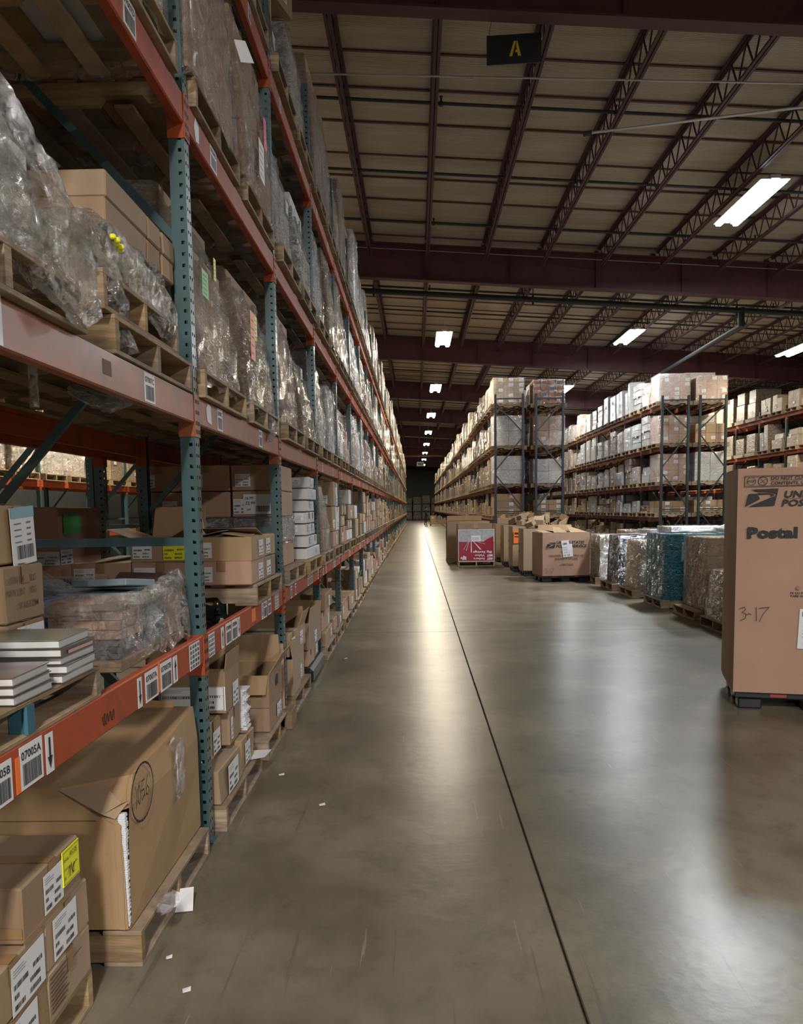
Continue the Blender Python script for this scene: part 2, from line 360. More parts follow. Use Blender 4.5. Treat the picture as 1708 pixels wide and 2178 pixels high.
class Sheet:
    """flat print on a plane: coordinates a (right), b (up) on the face; layers lift by 0.2 mm"""
    def __init__(s, O, U, V): s.O = Vector(O); s.U = Vector(U).normalized(); s.V = Vector(V).normalized(); s.n = s.U.cross(s.V); s.mb = MB()
    def P(s, a, b, l): return s.O + s.U * a + s.V * b + s.n * (0.0012 + 0.0006 * l)
    def poly(s, pts, m, l=1): s.mb.poly([s.P(a, b, l) for a, b in pts], m)
    def rect(s, a, b, w, h, m, l=1): s.poly([(a, b), (a + w, b), (a + w, b + h), (a, b + h)], m, l)
    def slab(s, a, b, w, h, m, t=0.0012):
        p = [(a, b), (a + w, b), (a + w, b + h), (a, b + h)]
        lo = [s.O + s.U * x + s.V * y + s.n * 0.0002 for x, y in p]; hi = [s.O + s.U * x + s.V * y + s.n * t for x, y in p]
        s.mb.raw(lo + hi, ((4, 5, 6, 7), (0, 1, 5, 4), (1, 2, 6, 5), (2, 3, 7, 6), (3, 0, 4, 7), (3, 2, 1, 0)), m)
    def text(s, t, a, b, h, m, bold=0.0, shear=0.0, w=None, l=1, flip=False, align='l'):
        vs, fs, (x0, y0, x1, y1) = glyph(t, bold)
        k = h / 0.7; kx = k if w is None else w / max(1e-6, x1 - x0)
        ww = (x1 - x0) * kx
        if align == 'c': a -= ww / 2
        out = []
        for x, y in vs:
            p = ((x - x0) * kx + y * k * shear, y * k)
            if flip: p = (ww - p[0], h - p[1])
            out.append(s.P(a + p[0], b + p[1], l))
        s.mb.raw(out, fs, m)
    def barcode(s, a, b, w, h, m='ink', seed=1, l=1, n=22):
        r = random.Random(seed); x = 0
        while x < w:
            t = r.choice((.5, 1, 1, 1.6)) * w / n / 1.6; s.rect(a + x, b, min(t, w - x), h, m, l); x += t + r.choice((.5, .8, 1.3)) * w / n / 1.6
    def stroke(s, pts, w, m, l=1):
        for (x0, y0), (x1, y1) in zip(pts, pts[1:]):
            d = math.hypot(x1 - x0, y1 - y0) or 1; nx, ny = -(y1 - y0) / d * w / 2, (x1 - x0) / d * w / 2; ex, ey = (x1 - x0) / d * w / 3, (y1 - y0) / d * w / 3
            s.poly([(x0 + nx - ex, y0 + ny - ey), (x0 - nx - ex, y0 - ny - ey), (x1 - nx + ex, y1 - ny + ey), (x1 + nx + ex, y1 + ny + ey)], m, l)
    def build(s, name, parent=None): return s.mb.build(name, parent)
def flipfix(sh): return sh
def ship_label(O, U, V, w, h, name='shipping_label', parent=None, seed=1, paper='paper', border=False, lines=True):
    s = Sheet(O, U, V); s.slab(0, 0, w, h, paper, 0.0012)
    r = random.Random(seed)
    if border:
        for (a, b, c, d) in ((.02, .02, .96, .012), (.02, .97, .96, .012), (.02, .02, .012, .96), (.97, .02, .012, .96), (.02, .62, .96, .01)):
            s.rect(a * w, b * h, c * w, d * h, 'grey_ink')
    for i in range(3): s.rect(.06 * w, (.88 - .06 * i) * h, w * r.uniform(.25, .5), .015 * h, 'grey_ink')
    s.barcode(.06 * w, .50 * h, .42 * w, .11 * h, seed=seed, n=30); s.barcode(.62 * w, .54 * h, .3 * w, .1 * h, seed=seed + 3, n=14)
    s.barcode(.06 * w, .30 * h, .14 * w, .10 * h, seed=seed + 5, n=9); s.barcode(.52 * w, .30 * h, .32 * w, .10 * h, seed=seed + 7, n=16)
    s.barcode(.06 * w, .08 * h, .30 * w, .11 * h, seed=seed + 9, n=16); s.barcode(.50 * w, .08 * h, .34 * w, .11 * h, seed=seed + 11, n=16)
    return s.build(name, parent)
PX = ((0, 1, 0), (0, 0, 1))      # a face looking along +x: right is +y
NY = ((1, 0, 0), (0, 0, 1))      # a face looking along -y: right is +x
NX = ((0, -1, 0), (0, 0, 1))     # a face looking along -x

# ------------------------------------------------------------ setting
def slope(x): return -0.07 * x
XL, XR, YB, YF = -16.0, 30.0, -24.0, 131.0
fl = link('floor', None); tag(fl, 'worn glossy concrete warehouse floor with saw-cut joints', None, None, 'structure')
b = MB(); b.box(XL, YB, -0.30, XR, YF, -0.022, 'joint'); b.build('slab_bed', fl)
xs = [XL, -11.2, -5.34, 0.52, 6.38, 12.24, 18.1, 24.0, XR]; ys = [YB, -12.0, -0.4, 11.3, 23.0, 34.7, 46.4, 58.1, 69.8, 81.5, 93.2, 105, 117, YF]
for i in range(len(xs) - 1):
    for j in range(len(ys) - 1):
        b = MB(); g = 0.0045 if abs(xs[i] - 0.52) < .01 or abs(xs[i + 1] - 0.52) < .01 else 0.004
        b.cbox(xs[i] + g, ys[j] + 0.0035, -0.02, xs[i + 1] - g, ys[j + 1] - 0.0035, 0, 'concrete', 0.004)
        b.build('slab', fl)
b = MB(); b.box(XL, YF, -0.1, XR, YF + 0.3, 11, 'wall_paint'); tag(b.build('wall_back'), 'plain dark grey end wall of the warehouse', None, None, 'structure')
b = MB(); b.box(XR, YB, -0.1, XR + 0.3, YF, 9, 'wall_paint'); tag(b.build('wall_right'), 'grey side wall far to the right', None, None, 'structure')
b = MB(); b.box(XL - 0.3, YB, -0.1, XL, YF, 10.5, 'wall_paint'); tag(b.build('wall_left'), 'grey side wall far to the left', None, None, 'structure')

# ceiling: insulation blanket sagging between the straps
DECK = 8.34; SP = 1.25; Y0C = 9.6 - 1.25 * 27
b = MB(); cols = [XL, -9, -5, -2, 0, 2, 4, 6, 8, 11, 14, 18, 23, XR]; rows = []
y = Y0C; rr = random.Random(5); prev = None; vs = []; fs = []
nseg = int((YF - Y0C) / SP) + 1
for k in range(nseg):
    for t in (0, .25, .5, .75):
        yy = Y0C + (k + t) * SP; sag = 0.075 * sin(pi * t)
        vs.append([(x, yy, DECK + slope(x) - sag * (0.8 + 0.4 * rr.random())) for x in cols])
flat = [p for row in vs for p in row]; nc = len(cols)
fs = [(i * nc + j, (i + 1) * nc + j, (i + 1) * nc + j + 1, i * nc + j + 1) for i in range(len(vs) - 1) for j in range(nc - 1)]
b.raw(flat, fs, 'insulation_blanket')
ce = b.build('ceiling', smooth=True); tag(ce, 'sagging pale insulation blanket under the metal roof', None, None, 'structure')
b = MB(); b.bar((XL, 0, DECK + slope(XL) - .03), (XR, 0, DECK + slope(XR) - .03), 0.05, 0.02, 'insulation_strap'); strap = b.mesh('strap')
for k in range(nseg):
    yy = Y0C + k * SP
    if yy > 4: link('strap', strap, ce, (0, yy + (0.12 if k % 3 == 0 else 0), 0))

BEAMS = [10.5 + 11.72 * k for k in range(-3, 11)]
b = MB()
for (z0, z1, w) in ((7.28, 7.31, 0.24), (7.31, 8.12, 0.02), (8.12, 8.15, 0.24)):
    v = [(XL, -w / 2, z0 + slope(XL)), (XR, -w / 2, z0 + slope(XR)), (XR, w / 2, z0 + slope(XR)), (XL, w / 2, z0 + slope(XL)),
         (XL, -w / 2, z1 + slope(XL)), (XR, -w / 2, z1 + slope(XR)), (XR, w / 2, z1 + slope(XR)), (XL, w / 2, z1 + slope(XL))]
    b.raw(v, ((0, 3, 2, 1), (4, 5, 6, 7), (0, 1, 5, 4), (1, 2, 6, 5), (2, 3, 7, 6), (3, 0, 4, 7)), 'roof_steel')
bm = b.mesh('roof_beam')
b = MB()
for k in range(-7, 15):
    x = 0.3 + 2.82 * k * 0.75; b.box(x - .006, -.11, 7.31 + slope(x), x + .006, .11, 8.12 + slope(x), 'roof_steel')
stf = b.mesh('stiffener')
b = MB(); b.bar((XL, -.14, 7.98 + slope(XL)), (XR, -.14, 7.98 + slope(XR)), 0.012, 0.014, 'conduit'); cbl = b.mesh('cable')
for i, yy in enumerate(BEAMS):
    o = link('roof_beam', bm, None, (0, yy, 0)); tag(o, 'dark maroon steel roof beam crossing the aisle', None, None, 'structure')
    link('stiffener', stf, o); 
    if i in (3, 4): link('cable', cbl, o)
# bar joists running along the aisle between the beams
JZ = 7.76
def joist_meshes():
    L_ = 11.72 - 0.3
    t = MB(); t.box(-.055, -L_ / 2, .47, -.008, L_ / 2, .50, 'joist_steel'); t.box(.008, -L_ / 2, .47, .055, L_ / 2, .50, 'joist_steel'); t.box(-.014, -L_ / 2, .43, -.008, L_ / 2, .47, 'joist_steel'); t.box(.008, -L_ / 2, .43, .014, L_ / 2, .47, 'joist_steel')
    c = MB(); c.box(-.05, -L_ / 2 + .1, 0, -.008, L_ / 2 - .1, .03, 'joist_steel'); c.box(.008, -L_ / 2 + .1, 0, .05, L_ / 2 - .1, .03, 'joist_steel'); c.box(-.014, -L_ / 2 + .1, .03, -.008, L_ / 2 - .1, .06, 'joist_steel'); c.box(.008, -L_ / 2 + .1, .03, .014, L_ / 2 - .1, .06, 'joist_steel')
    w = MB(); n = 38
    for i in range(n):
        y0 = -L_ / 2 + .15 + (L_ - .3) * i / n; y1 = -L_ / 2 + .15 + (L_ - .3) * (i + 1) / n
        w.bar((0, y0, .03 if i % 2 else .46), (0, y1, .46 if i % 2 else .03), .02, .02, 'joist_steel')
    return t.mesh('top_chord'), c.mesh('bottom_chord'), w.mesh('web')
jm = joist_meshes()
for i in range(3, len(BEAMS) - 1):
    ym = (BEAMS[i] + BEAMS[i + 1]) / 2
    for k in range(-1 if i < 6 else 0, 14 if i < 6 else 7):
        x = -1.05 + 1.41 * k
        o = link('roof_joist', None, None, (x, ym, JZ + slope(x))); tag(o, 'dark open-web steel joist under the roof blanket', None, None, 'structure')
        link('top_chord', jm[0], o); link('bottom_chord', jm[1], o); link('web', jm[2], o)
# sprinkler branch pipes with heads, one of each a thing
b = MB(); b.tube((-9, 0, 8.06 + slope(-9)), (22, 0, 8.06 + slope(22)), .028, 'pipe_steel', 8); pm = b.mesh('pipe')
b = MB(); b.tube((0, 0, .02), (0, 0, .085), .016, 'pipe_steel', 6); b.tube((0, 0, .085), (0, 0, .10), .03, 'pipe_steel', 8); b.tube((0, 0, -.045), (0, 0, .02), .036, 'pipe_steel', 8); hm = b.mesh('sprinkler_head')
ordn = ['first', 'second', 'third', 'fourth', 'fifth', 'sixth', 'seventh', 'eighth', 'ninth', 'tenth', 'eleventh', 'twelfth', 'thirteenth', 'fourteenth', 'fifteenth', 'sixteenth', 'seventeenth', 'eighteenth', 'nineteenth', 'twentieth']
k = 0
for yb, n in ((11.55, 4), (23.2, 3), (35.5, 3), (47, 3)):
    for q in range(n):
        o = thing('sprinkler_pipe', 'thin dark sprinkler pipe across the ceiling, %s from the hanging sign' % ordn[k], 'pipe', (0, yb + 2.9 * q, 0), 0, 'sprinkler branch pipes'); k += 1
        link('pipe', pm, o)
        for hx in (-5.2, .38, 3.15, 7.6, 10.4, 13.2): link('sprinkler_head', hm, o, (hx + .1 * (q % 2), 0, 8.06 + slope(hx)))
b = MB(); b.tube((-9, 24.6, 7.55 + slope(-9)), (22, 24.6, 7.55 + slope(22)), .075, 'pipe_steel', 12)
mp_ = thing('sprinkler_main', 'thick dark green sprinkler main pipe crossing below the joists behind the second beam', 'pipe')
b.build('pipe', mp_)
for hx in (-1.1, 3.3, 8.9, 10.4): bb = MB(); bb.tube((hx, 24.6, 7.5 + slope(hx)), (hx, 24.6, 8.2 + slope(hx)), .014, 'pipe_steel', 6); bb.tube((hx, 24.6, 7.40 + slope(hx)), (hx, 24.6, 7.66 + slope(hx)), .03, 'pipe_steel', 6); bb.build('hanger', mp_)
bb = MB(); bb.tube((9.03, 24.6, 6.48), (9.03, 24.6, 7.0), .085, 'pipe_steel', 10); bb.build('coupling', mp_)
b = MB(); b.tube((9.03, 24.7, 6.53), (9.5, 48.6, 6.5), .055, 'pipe_steel', 10); tag(b.build('drain_pipe'), 'dark pipe leading away from the sprinkler main toward the far right', 'pipe')
b = MB(); b.tube((-1.6, 12.5, 7.60), (6.6, 12.2, 7.12), .013, 'conduit', 6); b.tube((.75, 12.42, 7.44), (.85, 12.42, 7.44), .02, 'conduit', 6)
tag(b.build('conduit'), 'thin white electrical conduit running across below the joists near the sign', 'conduit')
b = MB(); b.tube((2.62, 13.2, 7.02), (9.5, 11.6, 7.05), .02, 'conduit', 8); b.tube((2.5, 13.22, 7.01), (2.62, 13.2, 7.02), .035, 'pipe_steel', 8)
tag(b.build('pole'), 'slanting pale steel tube with a dark end cap hung under the ceiling', 'tube')
b = MB(); b.bar((-1.2, 85, 6.72), (2.6, 85, 6.70), .12, .14, 'worn_orange_steel'); tag(b.build('tie_beam'), 'pale horizontal tie bar bridging the aisle far away', 'bar')

# high-bay fixtures
def fixture(i, x, y, z, p, cool):
    o = thing('ceiling_light', LNAMES[i], 'light', (x, y, z), 0, 'high-bay ceiling lights')
    b = MB(); b.box(-.09, -1.2, .03, .09, 1.2, .09, 'fixture_white'); b.box(-.26, -1.2, .012, -.08, 1.2, .03, 'fixture_white'); b.box(.08, -1.2, .012, .26, 1.2, .03, 'fixture_white'); b.build('housing', o)
    for sx in (-.17, .17):
        b = MB(); b.cbox(sx - .055, -1.18, -.035, sx + .055, 1.18, .008, 'lamp_cool' if cool else 'lamp_warm', .015); b.build('tube', o)
    for sy in (-.9, .9):
        b = MB(); b.tube((0, sy, .09), (0, sy, JZ + slope(x) - z + .02), .006, 'conduit', 5); b.build('hanger', o)
    ld = bpy.data.lights.new('lamp', 'AREA'); ld.shape = 'RECTANGLE'; ld.size = .5; ld.size_y = 2.3; ld.energy = LAMP_W * p
    ld.color = ((1.0, 0.87, 0.64), (0.93, 0.97, 1.0), (1.0, 0.93, 0.87))[cool]
    l = bpy.data.objects.new('lamp', ld); COL.objects.link(l); l.parent = o; l.location = (0, 0, -.05)
LNAMES = ['strip light over the long aisle, %s nearest of its row' % ordn[k] for k in range(8)]
LNAMES += ['large glaring twin-tube strip light at upper right, nearest of all', 'bright strip light above the right aisle, left of the thick pipe bend', 'strip light low beside the top of the orange-printed pallet load',
           'faint strip light far down the right aisle', 'strip light cut by the right edge of the picture', 'strip light overhead behind the viewer', 'strip light far behind the viewer over the aisle',
           'strip light behind the viewer on the right', 'strip light over the aisle left of the rack row', 'strip light over the left neighbour aisle, farther one', 'strip light added unseen beyond the right edge to brighten the outermost rack', 'faint strip light added far over the outermost right aisle to brighten its rack']
for i, a in enumerate(LIGHTS): fixture(i, *a)

# ------------------------------------------------------------ racks
RX, P0, BAY = -1.03, 4.12, 2.49
LV = [1.03, 2.165, 3.50, 4.865]          # top of the beams
YP = lambda k: P0 + BAY * k
def upright_mesh(h, m, holes=True, name='upright'):
    b = MB(); W_ = .038; D = .072
    if not holes:
        b.box(-.004, -W_, 0, 0, W_, h, m); b.box(-D, -W_, 0, -.004, -W_ + .004, h, m); b.box(-D, W_ - .004, 0, -.004, W_, h, m)
        return b.mesh(name)
    s = .0508; n = int((h - .06) / s); hs = .0155
    def strip(fn, cols):
        ed = [cols[0]]; 
        for c in cols[1:-1]: ed += [c - hs / 2, c + hs / 2]
        ed.append(cols[-1])
        for i in range(n):
            z0 = .03 + i * s; za = z0 + s / 2 - hs / 2; zb = za + hs
            if i: b.poly([fn(ed[0], z0 - s / 2 + hs / 2), fn(ed[-1], z0 - s / 2 + hs / 2), fn(ed[-1], za), fn(ed[0], za)], m)
            else: b.poly([fn(ed[0], 0), fn(ed[-1], 0), fn(ed[-1], za), fn(ed[0], za)], m)
            for q in range(0, len(ed), 2): b.poly([fn(ed[q], za), fn(ed[q + 1], za), fn(ed[q + 1], zb), fn(ed[q], zb)], m)
        z0 = .03 + n * s - s / 2 + hs / 2
        b.poly([fn(ed[0], z0), fn(ed[-1], z0), fn(ed[-1], h), fn(ed[0], h)], m)
    strip(lambda a, z: (0, a, z), (-W_, -.018, .018, W_))
    strip(lambda a, z: (a, -W_, z), (-D, -.022, 0))
    strip(lambda a, z: (a, W_, z), (-D, -.022, 0))
    b.box(-.05, -W_ + .006, 0, -.045, W_ - .006, h, m)         # inner lip, dark behind the holes
    return b.mesh(name)
def frame(y, xf, depth, h, postm, m, label, brace=True, side=1, plate=True, group='upright frames of the racks'):
    """xf = aisle face, rack goes toward -side"""
    o = thing('rack_frame', label, 'rack frame', (xf, y, 0), 0 if side > 0 else pi, group)
    link('post', postm, o); q = link('post', postm, o, (-depth, 0, 0), pi)
    if plate:
        for px in (-.036, -depth + .036):
            b = MB(); b.box(px - .06, -.05, 0, px + .055, .05, .008, m); b.build('foot_plate', o)
    zz = [(-.05, .38, -depth + .05, 1.42), (-depth + .05, 1.60, -.05, 2.68), (-.05, 2.86, -depth + .05, 3.92), (-depth + .05, 4.1, -.05, h - .3)]
    for (xa, za, xb, zb) in (zz if brace else []):
        b = MB(); b.bar((xa, 0, za), (xb, 0, zb), .03, .038, m); b.build('brace', o)
    for z in ((.16, 1.48, h - .15) if brace else ()):
        b = MB(); b.bar((-.05, 0, z), (-depth + .05, 0, z), .036, .04, m); b.build('brace', o)
    return o
post_holes = upright_mesh(5.86, 'teal_steel'); post_plain = upright_mesh(5.86, 'teal_steel', False)
def beam_mesh(m, h=.132, d=.042, ln=BAY - .08):
    b = MB(); pr = [(-d, -h), (-.006, -h), (0, -h + .006), (0, -.005), (-.005, 0), (-d + .012, 0), (-d + .012, -.03), (-d, -.03)]
    n = len(pr); vs = [(x, -ln / 2, z) for x, z in pr] + [(x, ln / 2, z) for x, z in pr]
    b.raw(vs, [(i, i + n, (i + 1) % n + n, (i + 1) % n) for i in range(n)] + [tuple(range(n)), tuple(range(2 * n - 1, n - 1, -1))], m)
    return b.mesh('beam_face')
def conn_mesh(m, e, h=.132):
    """end connector, e=-1 near end, +1 far end; wraps the aisle face of the post"""
    b = MB(); y = e * (BAY / 2 - .039)
    b.box(-.075, min(y, y - e * .004), -h - .062, 0, max(y, y - e * .004), .002, m)
    y2 = e * (BAY / 2 - .002)
    b.box(0.001, min(y - e * .004, y2), -h - .062, .005, max(y - e * .004, y2), .002, m)
    for z in (-.03, -.08, -.13, -.17):
        for q in (.010, .026): yy = y + e * q; b.box(.005, yy - .004, z - .009, .0065, yy + .004, z + .009, 'ink' if m != 'blue_steel' else m)
    return b.mesh('connector')
BM = {}
for mm in ('orange_steel', 'worn_orange_steel', 'rust_steel'):
    BM[mm] = (beam_mesh(mm), conn_mesh(mm, -1), conn_mesh(mm, 1))
def loc_label(O, text, w=.125, h=.108, seed=1, name='location_label', parent=None, blank=False, plane=PX):
    s = Sheet(O, *plane); s.slab(0, 0, w, h, 'paper', .001)
    if text: s.text(text, .06 * w, .68 * h, .19 * h, 'ink', .02, w=.86 * w)
    s.barcode(.1 * w, .08 * h, .8 * w, .5 * h, 'ink', seed, n=34)
    return s.build(name, parent)
def arrow_label(O, up, w=.05, h=.112, parent=None):
    s = Sheet(O, *PX); s.slab(0, 0, w, h, 'paper', .001)
    m_ = w / 2
    if up: s.rect(m_ - .006, .1 * h, .012, .5 * h, 'ink'); s.poly([(m_ - .016, .58 * h), (m_ + .016, .58 * h), (m_, .9 * h)], 'ink')
    else: s.rect(m_ - .006, .4 * h, .012, .5 * h, 'ink'); s.poly([(m_, .1 * h), (m_ + .016, .42 * h), (m_ - .016, .42 * h)], 'ink')
    return s.build('arrow_label', parent)
def upc_sheet(O, w=.16, h=.115, seed=3, parent=None):
    s = Sheet(O, *PX); s.slab(0, 0, w, h, 'paper', .001)
    for i in range(4):
        for j in range(5): s.barcode((.05 + .24 * i) * w, (.05 + .19 * j) * h, .17 * w, .13 * h, 'ink', seed + i * 7 + j, n=7)
    return s.build('code_sheet', parent)
lvn = {0: 'lowest', 1: 'second', 2: 'third', 3: 'top'}
def rack_beam(y, x, z, m, label, side=1, rear=False, group='orange rack beams'):
    o = thing('rack_beam', label, 'beam', (x, y, z), 0 if side > 0 else pi, group)
    a = BM[m]; link('beam_face', a[0], o); link('connector', a[1], o); link('connector', a[2], o)
    return o
NB = 36
NIND = 14
small_lab = {}
for s_ in range(5):
    s = Sheet((0, 0, 0), *PX); s.slab(0, 0, .085, .1, 'paper', .001); s.barcode(.01, .01, .065, .055, 'ink', s_, n=18); s.rect(.012, .075, .06, .012, 'ink'); small_lab[s_] = s.mb.mesh('location_label')
rl = random.Random(11)
binfo = {}
for k in range(-1, NB):
    y = YP(k)
    if -1 <= k <= NIND:
        lab = 'teal perforated upright frame of the left rack, %s' % ('standing nearest the viewer beyond the frame edge' if k < 0 else '%s from the viewer' % ordn[k])
        frame(y, RX, 1.08, 5.86, post_holes if k < 8 else post_plain, 'teal_steel', lab)
        frame(y, -2.37, 1.08, 5.86, post_plain if k > 3 else post_holes, 'teal_steel', 'teal upright frame at the back of the left rack, %s' % ('nearest the viewer' if k < 0 else 'behind the %s frame' % ordn[k]), brace=k < 5)
    if k < NIND:
        for l, z in enumerate(LV):
            m_ = 'worn_orange_steel' if l in (1,) else 'orange_steel'
            ym = y + BAY / 2
            o = rack_beam(ym, RX, z, m_, 'orange front beam of %s shelf, %s bay of the left rack' % (lvn[l], ordn[k + 1]))
            binfo[(k, l)] = o
            q = rack_beam(ym, RX - 1.08, z, 'orange_steel', 'orange rear beam of %s shelf, %s bay of the left rack' % (lvn[l], ordn[k + 1]), side=-1)
            if k < 6: rack_beam(ym, -2.37, z, 'orange_steel', 'orange beam of %s shelf, %s bay of the back-to-back rack' % (lvn[l], ordn[k + 1]))
            if k >= (1 if l == 0 else 2) or l == 3:
                for t in ((.35, .62, 1.5, 1.62, 1.75, 2.3) if l == 0 else (.5, 1.7)):
                    link('location_label', small_lab[rl.randrange(5)], o, (.0012, -BAY / 2 + t + rl.uniform(-.03, .03), -.122))
BY = lambda k: YP(k) + BAY / 2
# printed labels on the nearest beams (local y = world y - beam centre)
o = binfo[(-1, 0)]; c = BY(-1); zl = -.128
loc_label((0, 1.985 - c, zl), '07005B', parent=o, seed=2); loc_label((0, 2.155 - c, zl + .004), '07005A', .135, .115, parent=o, seed=4)
arrow_label((0, 2.31 - c, zl), False, parent=o); arrow_label((0, 3.10 - c, zl), False, parent=o)
loc_label((0, 3.19 - c, zl), '07007A', .16, .115, parent=o, seed=5); loc_label((0, 3.385 - c, zl), '07007B', .16, .115, parent=o, seed=6)
arrow_label((0, 3.565 - c, zl), True, .065, parent=o); upc_sheet((0, 3.83 - c, zl), .18, .118, parent=o)
s = Sheet((0, 2.74 - c, -.1), *PX)     # scrawl on the paint
s.stroke([(0, .03), (.01, .0), (.02, .035), (.03, .0), (.045, .03), (.055, .005), (.075, .03), (.085, .0), (.105, .03), (.11, .0)], .006, 'pen'); s.build('marker_scrawl', o)
b = MB(); b.box(.0002, 2.13 - c, -.125, .001, 2.155 - c, -.03, 'orange_sticker'); b.box(.0002, 3.355 - c, -.12, .001, 3.38 - c, -.005, 'orange_sticker'); b.build('tape_patch', o)
o = binfo[(0, 0)]; c = BY(0)
upc_sheet((0, 4.19 - c, zl), .13, .115, 9, parent=o); arrow_label((0, 4.47 - c, zl), True, .06, parent=o); loc_label((0, 4.575 - c, zl), '07009B', .14, .115, parent=o, seed=7)
loc_label((0, 4.735 - c, zl), '07009A', .14, .115, parent=o, seed=8); arrow_label((0, 4.89 - c, zl), False, .06, parent=o)
b = MB(); b.box(.0002, 5.32 - c, -.1, .001, 5.44 - c, -.02, 'orange_sticker'); b.build('tape_patch', o)
arrow_label((0, 5.66 - c, zl), False, .05, parent=o); loc_label((0, 5.73 - c, zl), '07011A', .13, .115, parent=o, seed=10); loc_label((0, 5.9 - c, zl), '07011B', .13, .115, parent=o, seed=12)
upc_sheet((0, 6.2 - c, zl), .17, .115, 15, parent=o)
o = binfo[(-1, 1)]; c = BY(-1)
loc_label((0, 3.34 - c, -.12), '07007C', .13, .11, parent=o, seed=13)
b = MB(); b.box(.0002, 2.0 - c, -.125, .001, 2.20 - c, .0, 'paper'); b.box(.0002, 2.9 - c, -.085, .001, 2.98 - c, -.035, 'print_brown'); b.build('torn_label', o)
s = Sheet((0, 2.02 - c, -.12), *PX); s.stroke([(.0, .09), (.05, .07), (.02, .04), (.07, .05), (.03, .01)], .006, 'red_print'); s.build('label_scrawl', o)
o = binfo[(0, 1)]; c = BY(0)
loc_label((0, 4.555 - c, -.122), '07009C', .12, .115, parent=o, seed=14); loc_label((0, 5.75 - c, -.122), '07011C', .12, .115, parent=o, seed=19)
b = MB(); b.poly([(.0015, 4.33 - c, -.1), (.0015, 4.42 - c, -.11), (.0015, 4.41 - c, -.02), (.0015, 4.35 - c, -.01), (.0015, 4.31 - c, -.04)], 'paper'); b.build('torn_label', o)
o = binfo[(-1, 2)]; c = BY(-1); loc_label((0, 3.28 - c, -.12), '07007D', .14, .115, parent=o, seed=16)
o = binfo[(0, 2)]; c = BY(0); loc_label((0, 4.6 - c, -.12), '07009D', .14, .115, parent=o, seed=17)
b = MB(); b.poly([(.0015, 4.30 - c, -.12), (.0015, 4.36 - c, -.11), (.0015, 4.37 - c, -.03), (.0015, 4.30 - c, -.01), (.0015, 4.27 - c, -.06)], 'paper'); b.build('torn_label', o)

# the rest of the left rack, far away: joined
b = MB()
for k in range(NIND + 1, NB):
    for xx in (RX, RX - 1.01, -2.37): b.box(xx - .075, YP(k) - .038, 0, xx, YP(k) + .038, 5.86, 'teal_steel')
tag(b.build('far_rack_frames'), 'teal rack uprights receding into the distance on the left', 'rack frame', None, 'stuff')
b = MB()
for k in range(NIND, NB - 1):
    for z in LV: b.box(RX - .045, YP(k) + .04, z - .13, RX, YP(k + 1) - .04, z, 'orange_steel'); b.box(RX - 1.08, YP(k) + .04, z - .13, RX - 1.035, YP(k + 1) - .04, z, 'orange_steel')
tag(b.build('far_rack_beams'), 'orange shelf beams receding into the distance on the left', 'beam', None, 'stuff')

# right racks
RLV = [1.22, 2.27, 3.53, 4.90]
pb = upright_mesh(5.33, 'blue_steel', False); pg = upright_mesh(5.2, 'dark_green_steel', False)
def right_rack(x, depth, nb, y0, side, postm, m, tagn, h, nind, beams_m='rust_steel', ib=8):
    """side=-1: aisle face toward -x at x; rack body toward +x"""
    for k in range(0, nb + 1):
        y = y0 + BAY * k
        if k <= nind:
            frame(y, x, depth, h, postm, m, 'dark upright frame of the %s, %s from its open end' % (tagn, ordn[k]), side=side, plate=False, group='dark rack frames on the right')
        if k < nb and k < ib:
            for l, z in enumerate(RLV):
                rack_beam(y + BAY / 2, x, z, beams_m, 'front beam of %s shelf, %s bay of the %s' % (lvn[l], ordn[k], tagn), side=side, group='rack beams on the right')
    b = MB(); b2 = MB()
    for k in range(nind + 1, nb + 1):
        y = y0 + BAY * k
        for xx in (x, x - side * (depth - .07)): b.box(min(xx, xx - side * .075), y - .038, 0, max(xx, xx - side * .075), y + .038, h, m)
    for k in range(0, nb):
        y = y0 + BAY * k
        for z in RLV:
            if k >= ib: b2.box(min(x, x - side * .045), y + .04, z - .13, max(x, x - side * .045), y + BAY - .04, z, beams_m)
            xx = x - side * (depth - .045); b2.box(min(xx, xx - side * .045), y + .04, z - .13, max(xx, xx - side * .045), y + BAY - .04, z, beams_m)
    if b.v: tag(b.build('far_rack_frames'), 'dark uprights of the %s receding into the distance' % tagn, 'rack frame', None, 'stuff')
    tag(b2.build('far_rack_beams'), 'rear and far shelf beams of the %s' % tagn, 'beam', None, 'stuff')
right_rack(2.62, .98, 38, 29.0, -1, pb, 'blue_steel', 'blue middle rack', 5.33, 8)
right_rack(4.92, .96, 3, 29.0, 1, pb, 'blue_steel', 'blue rack right half', 5.33, 3, ib=3)
right_rack(8.10, .93, 18, 29.0, -1, pg, 'dark_green_steel', 'green right rack', 5.2, 8)
right_rack(10.26, .92, 3, 29.0, 1, pg, 'dark_green_steel', 'green rack right half', 5.2, 3, ib=3)
right_rack(13.6, .95, 9, 27.4, -1, pg, 'dark_green_steel', 'outermost right rack', 5.2, 6, ib=6, beams_m='orange_steel')
right_rack(-7.2, 1.0, 10, 11.6, 1, post_plain, 'teal_steel', 'rack seen through the left shelves', 5.6, 5, ib=8, beams_m='orange_steel')

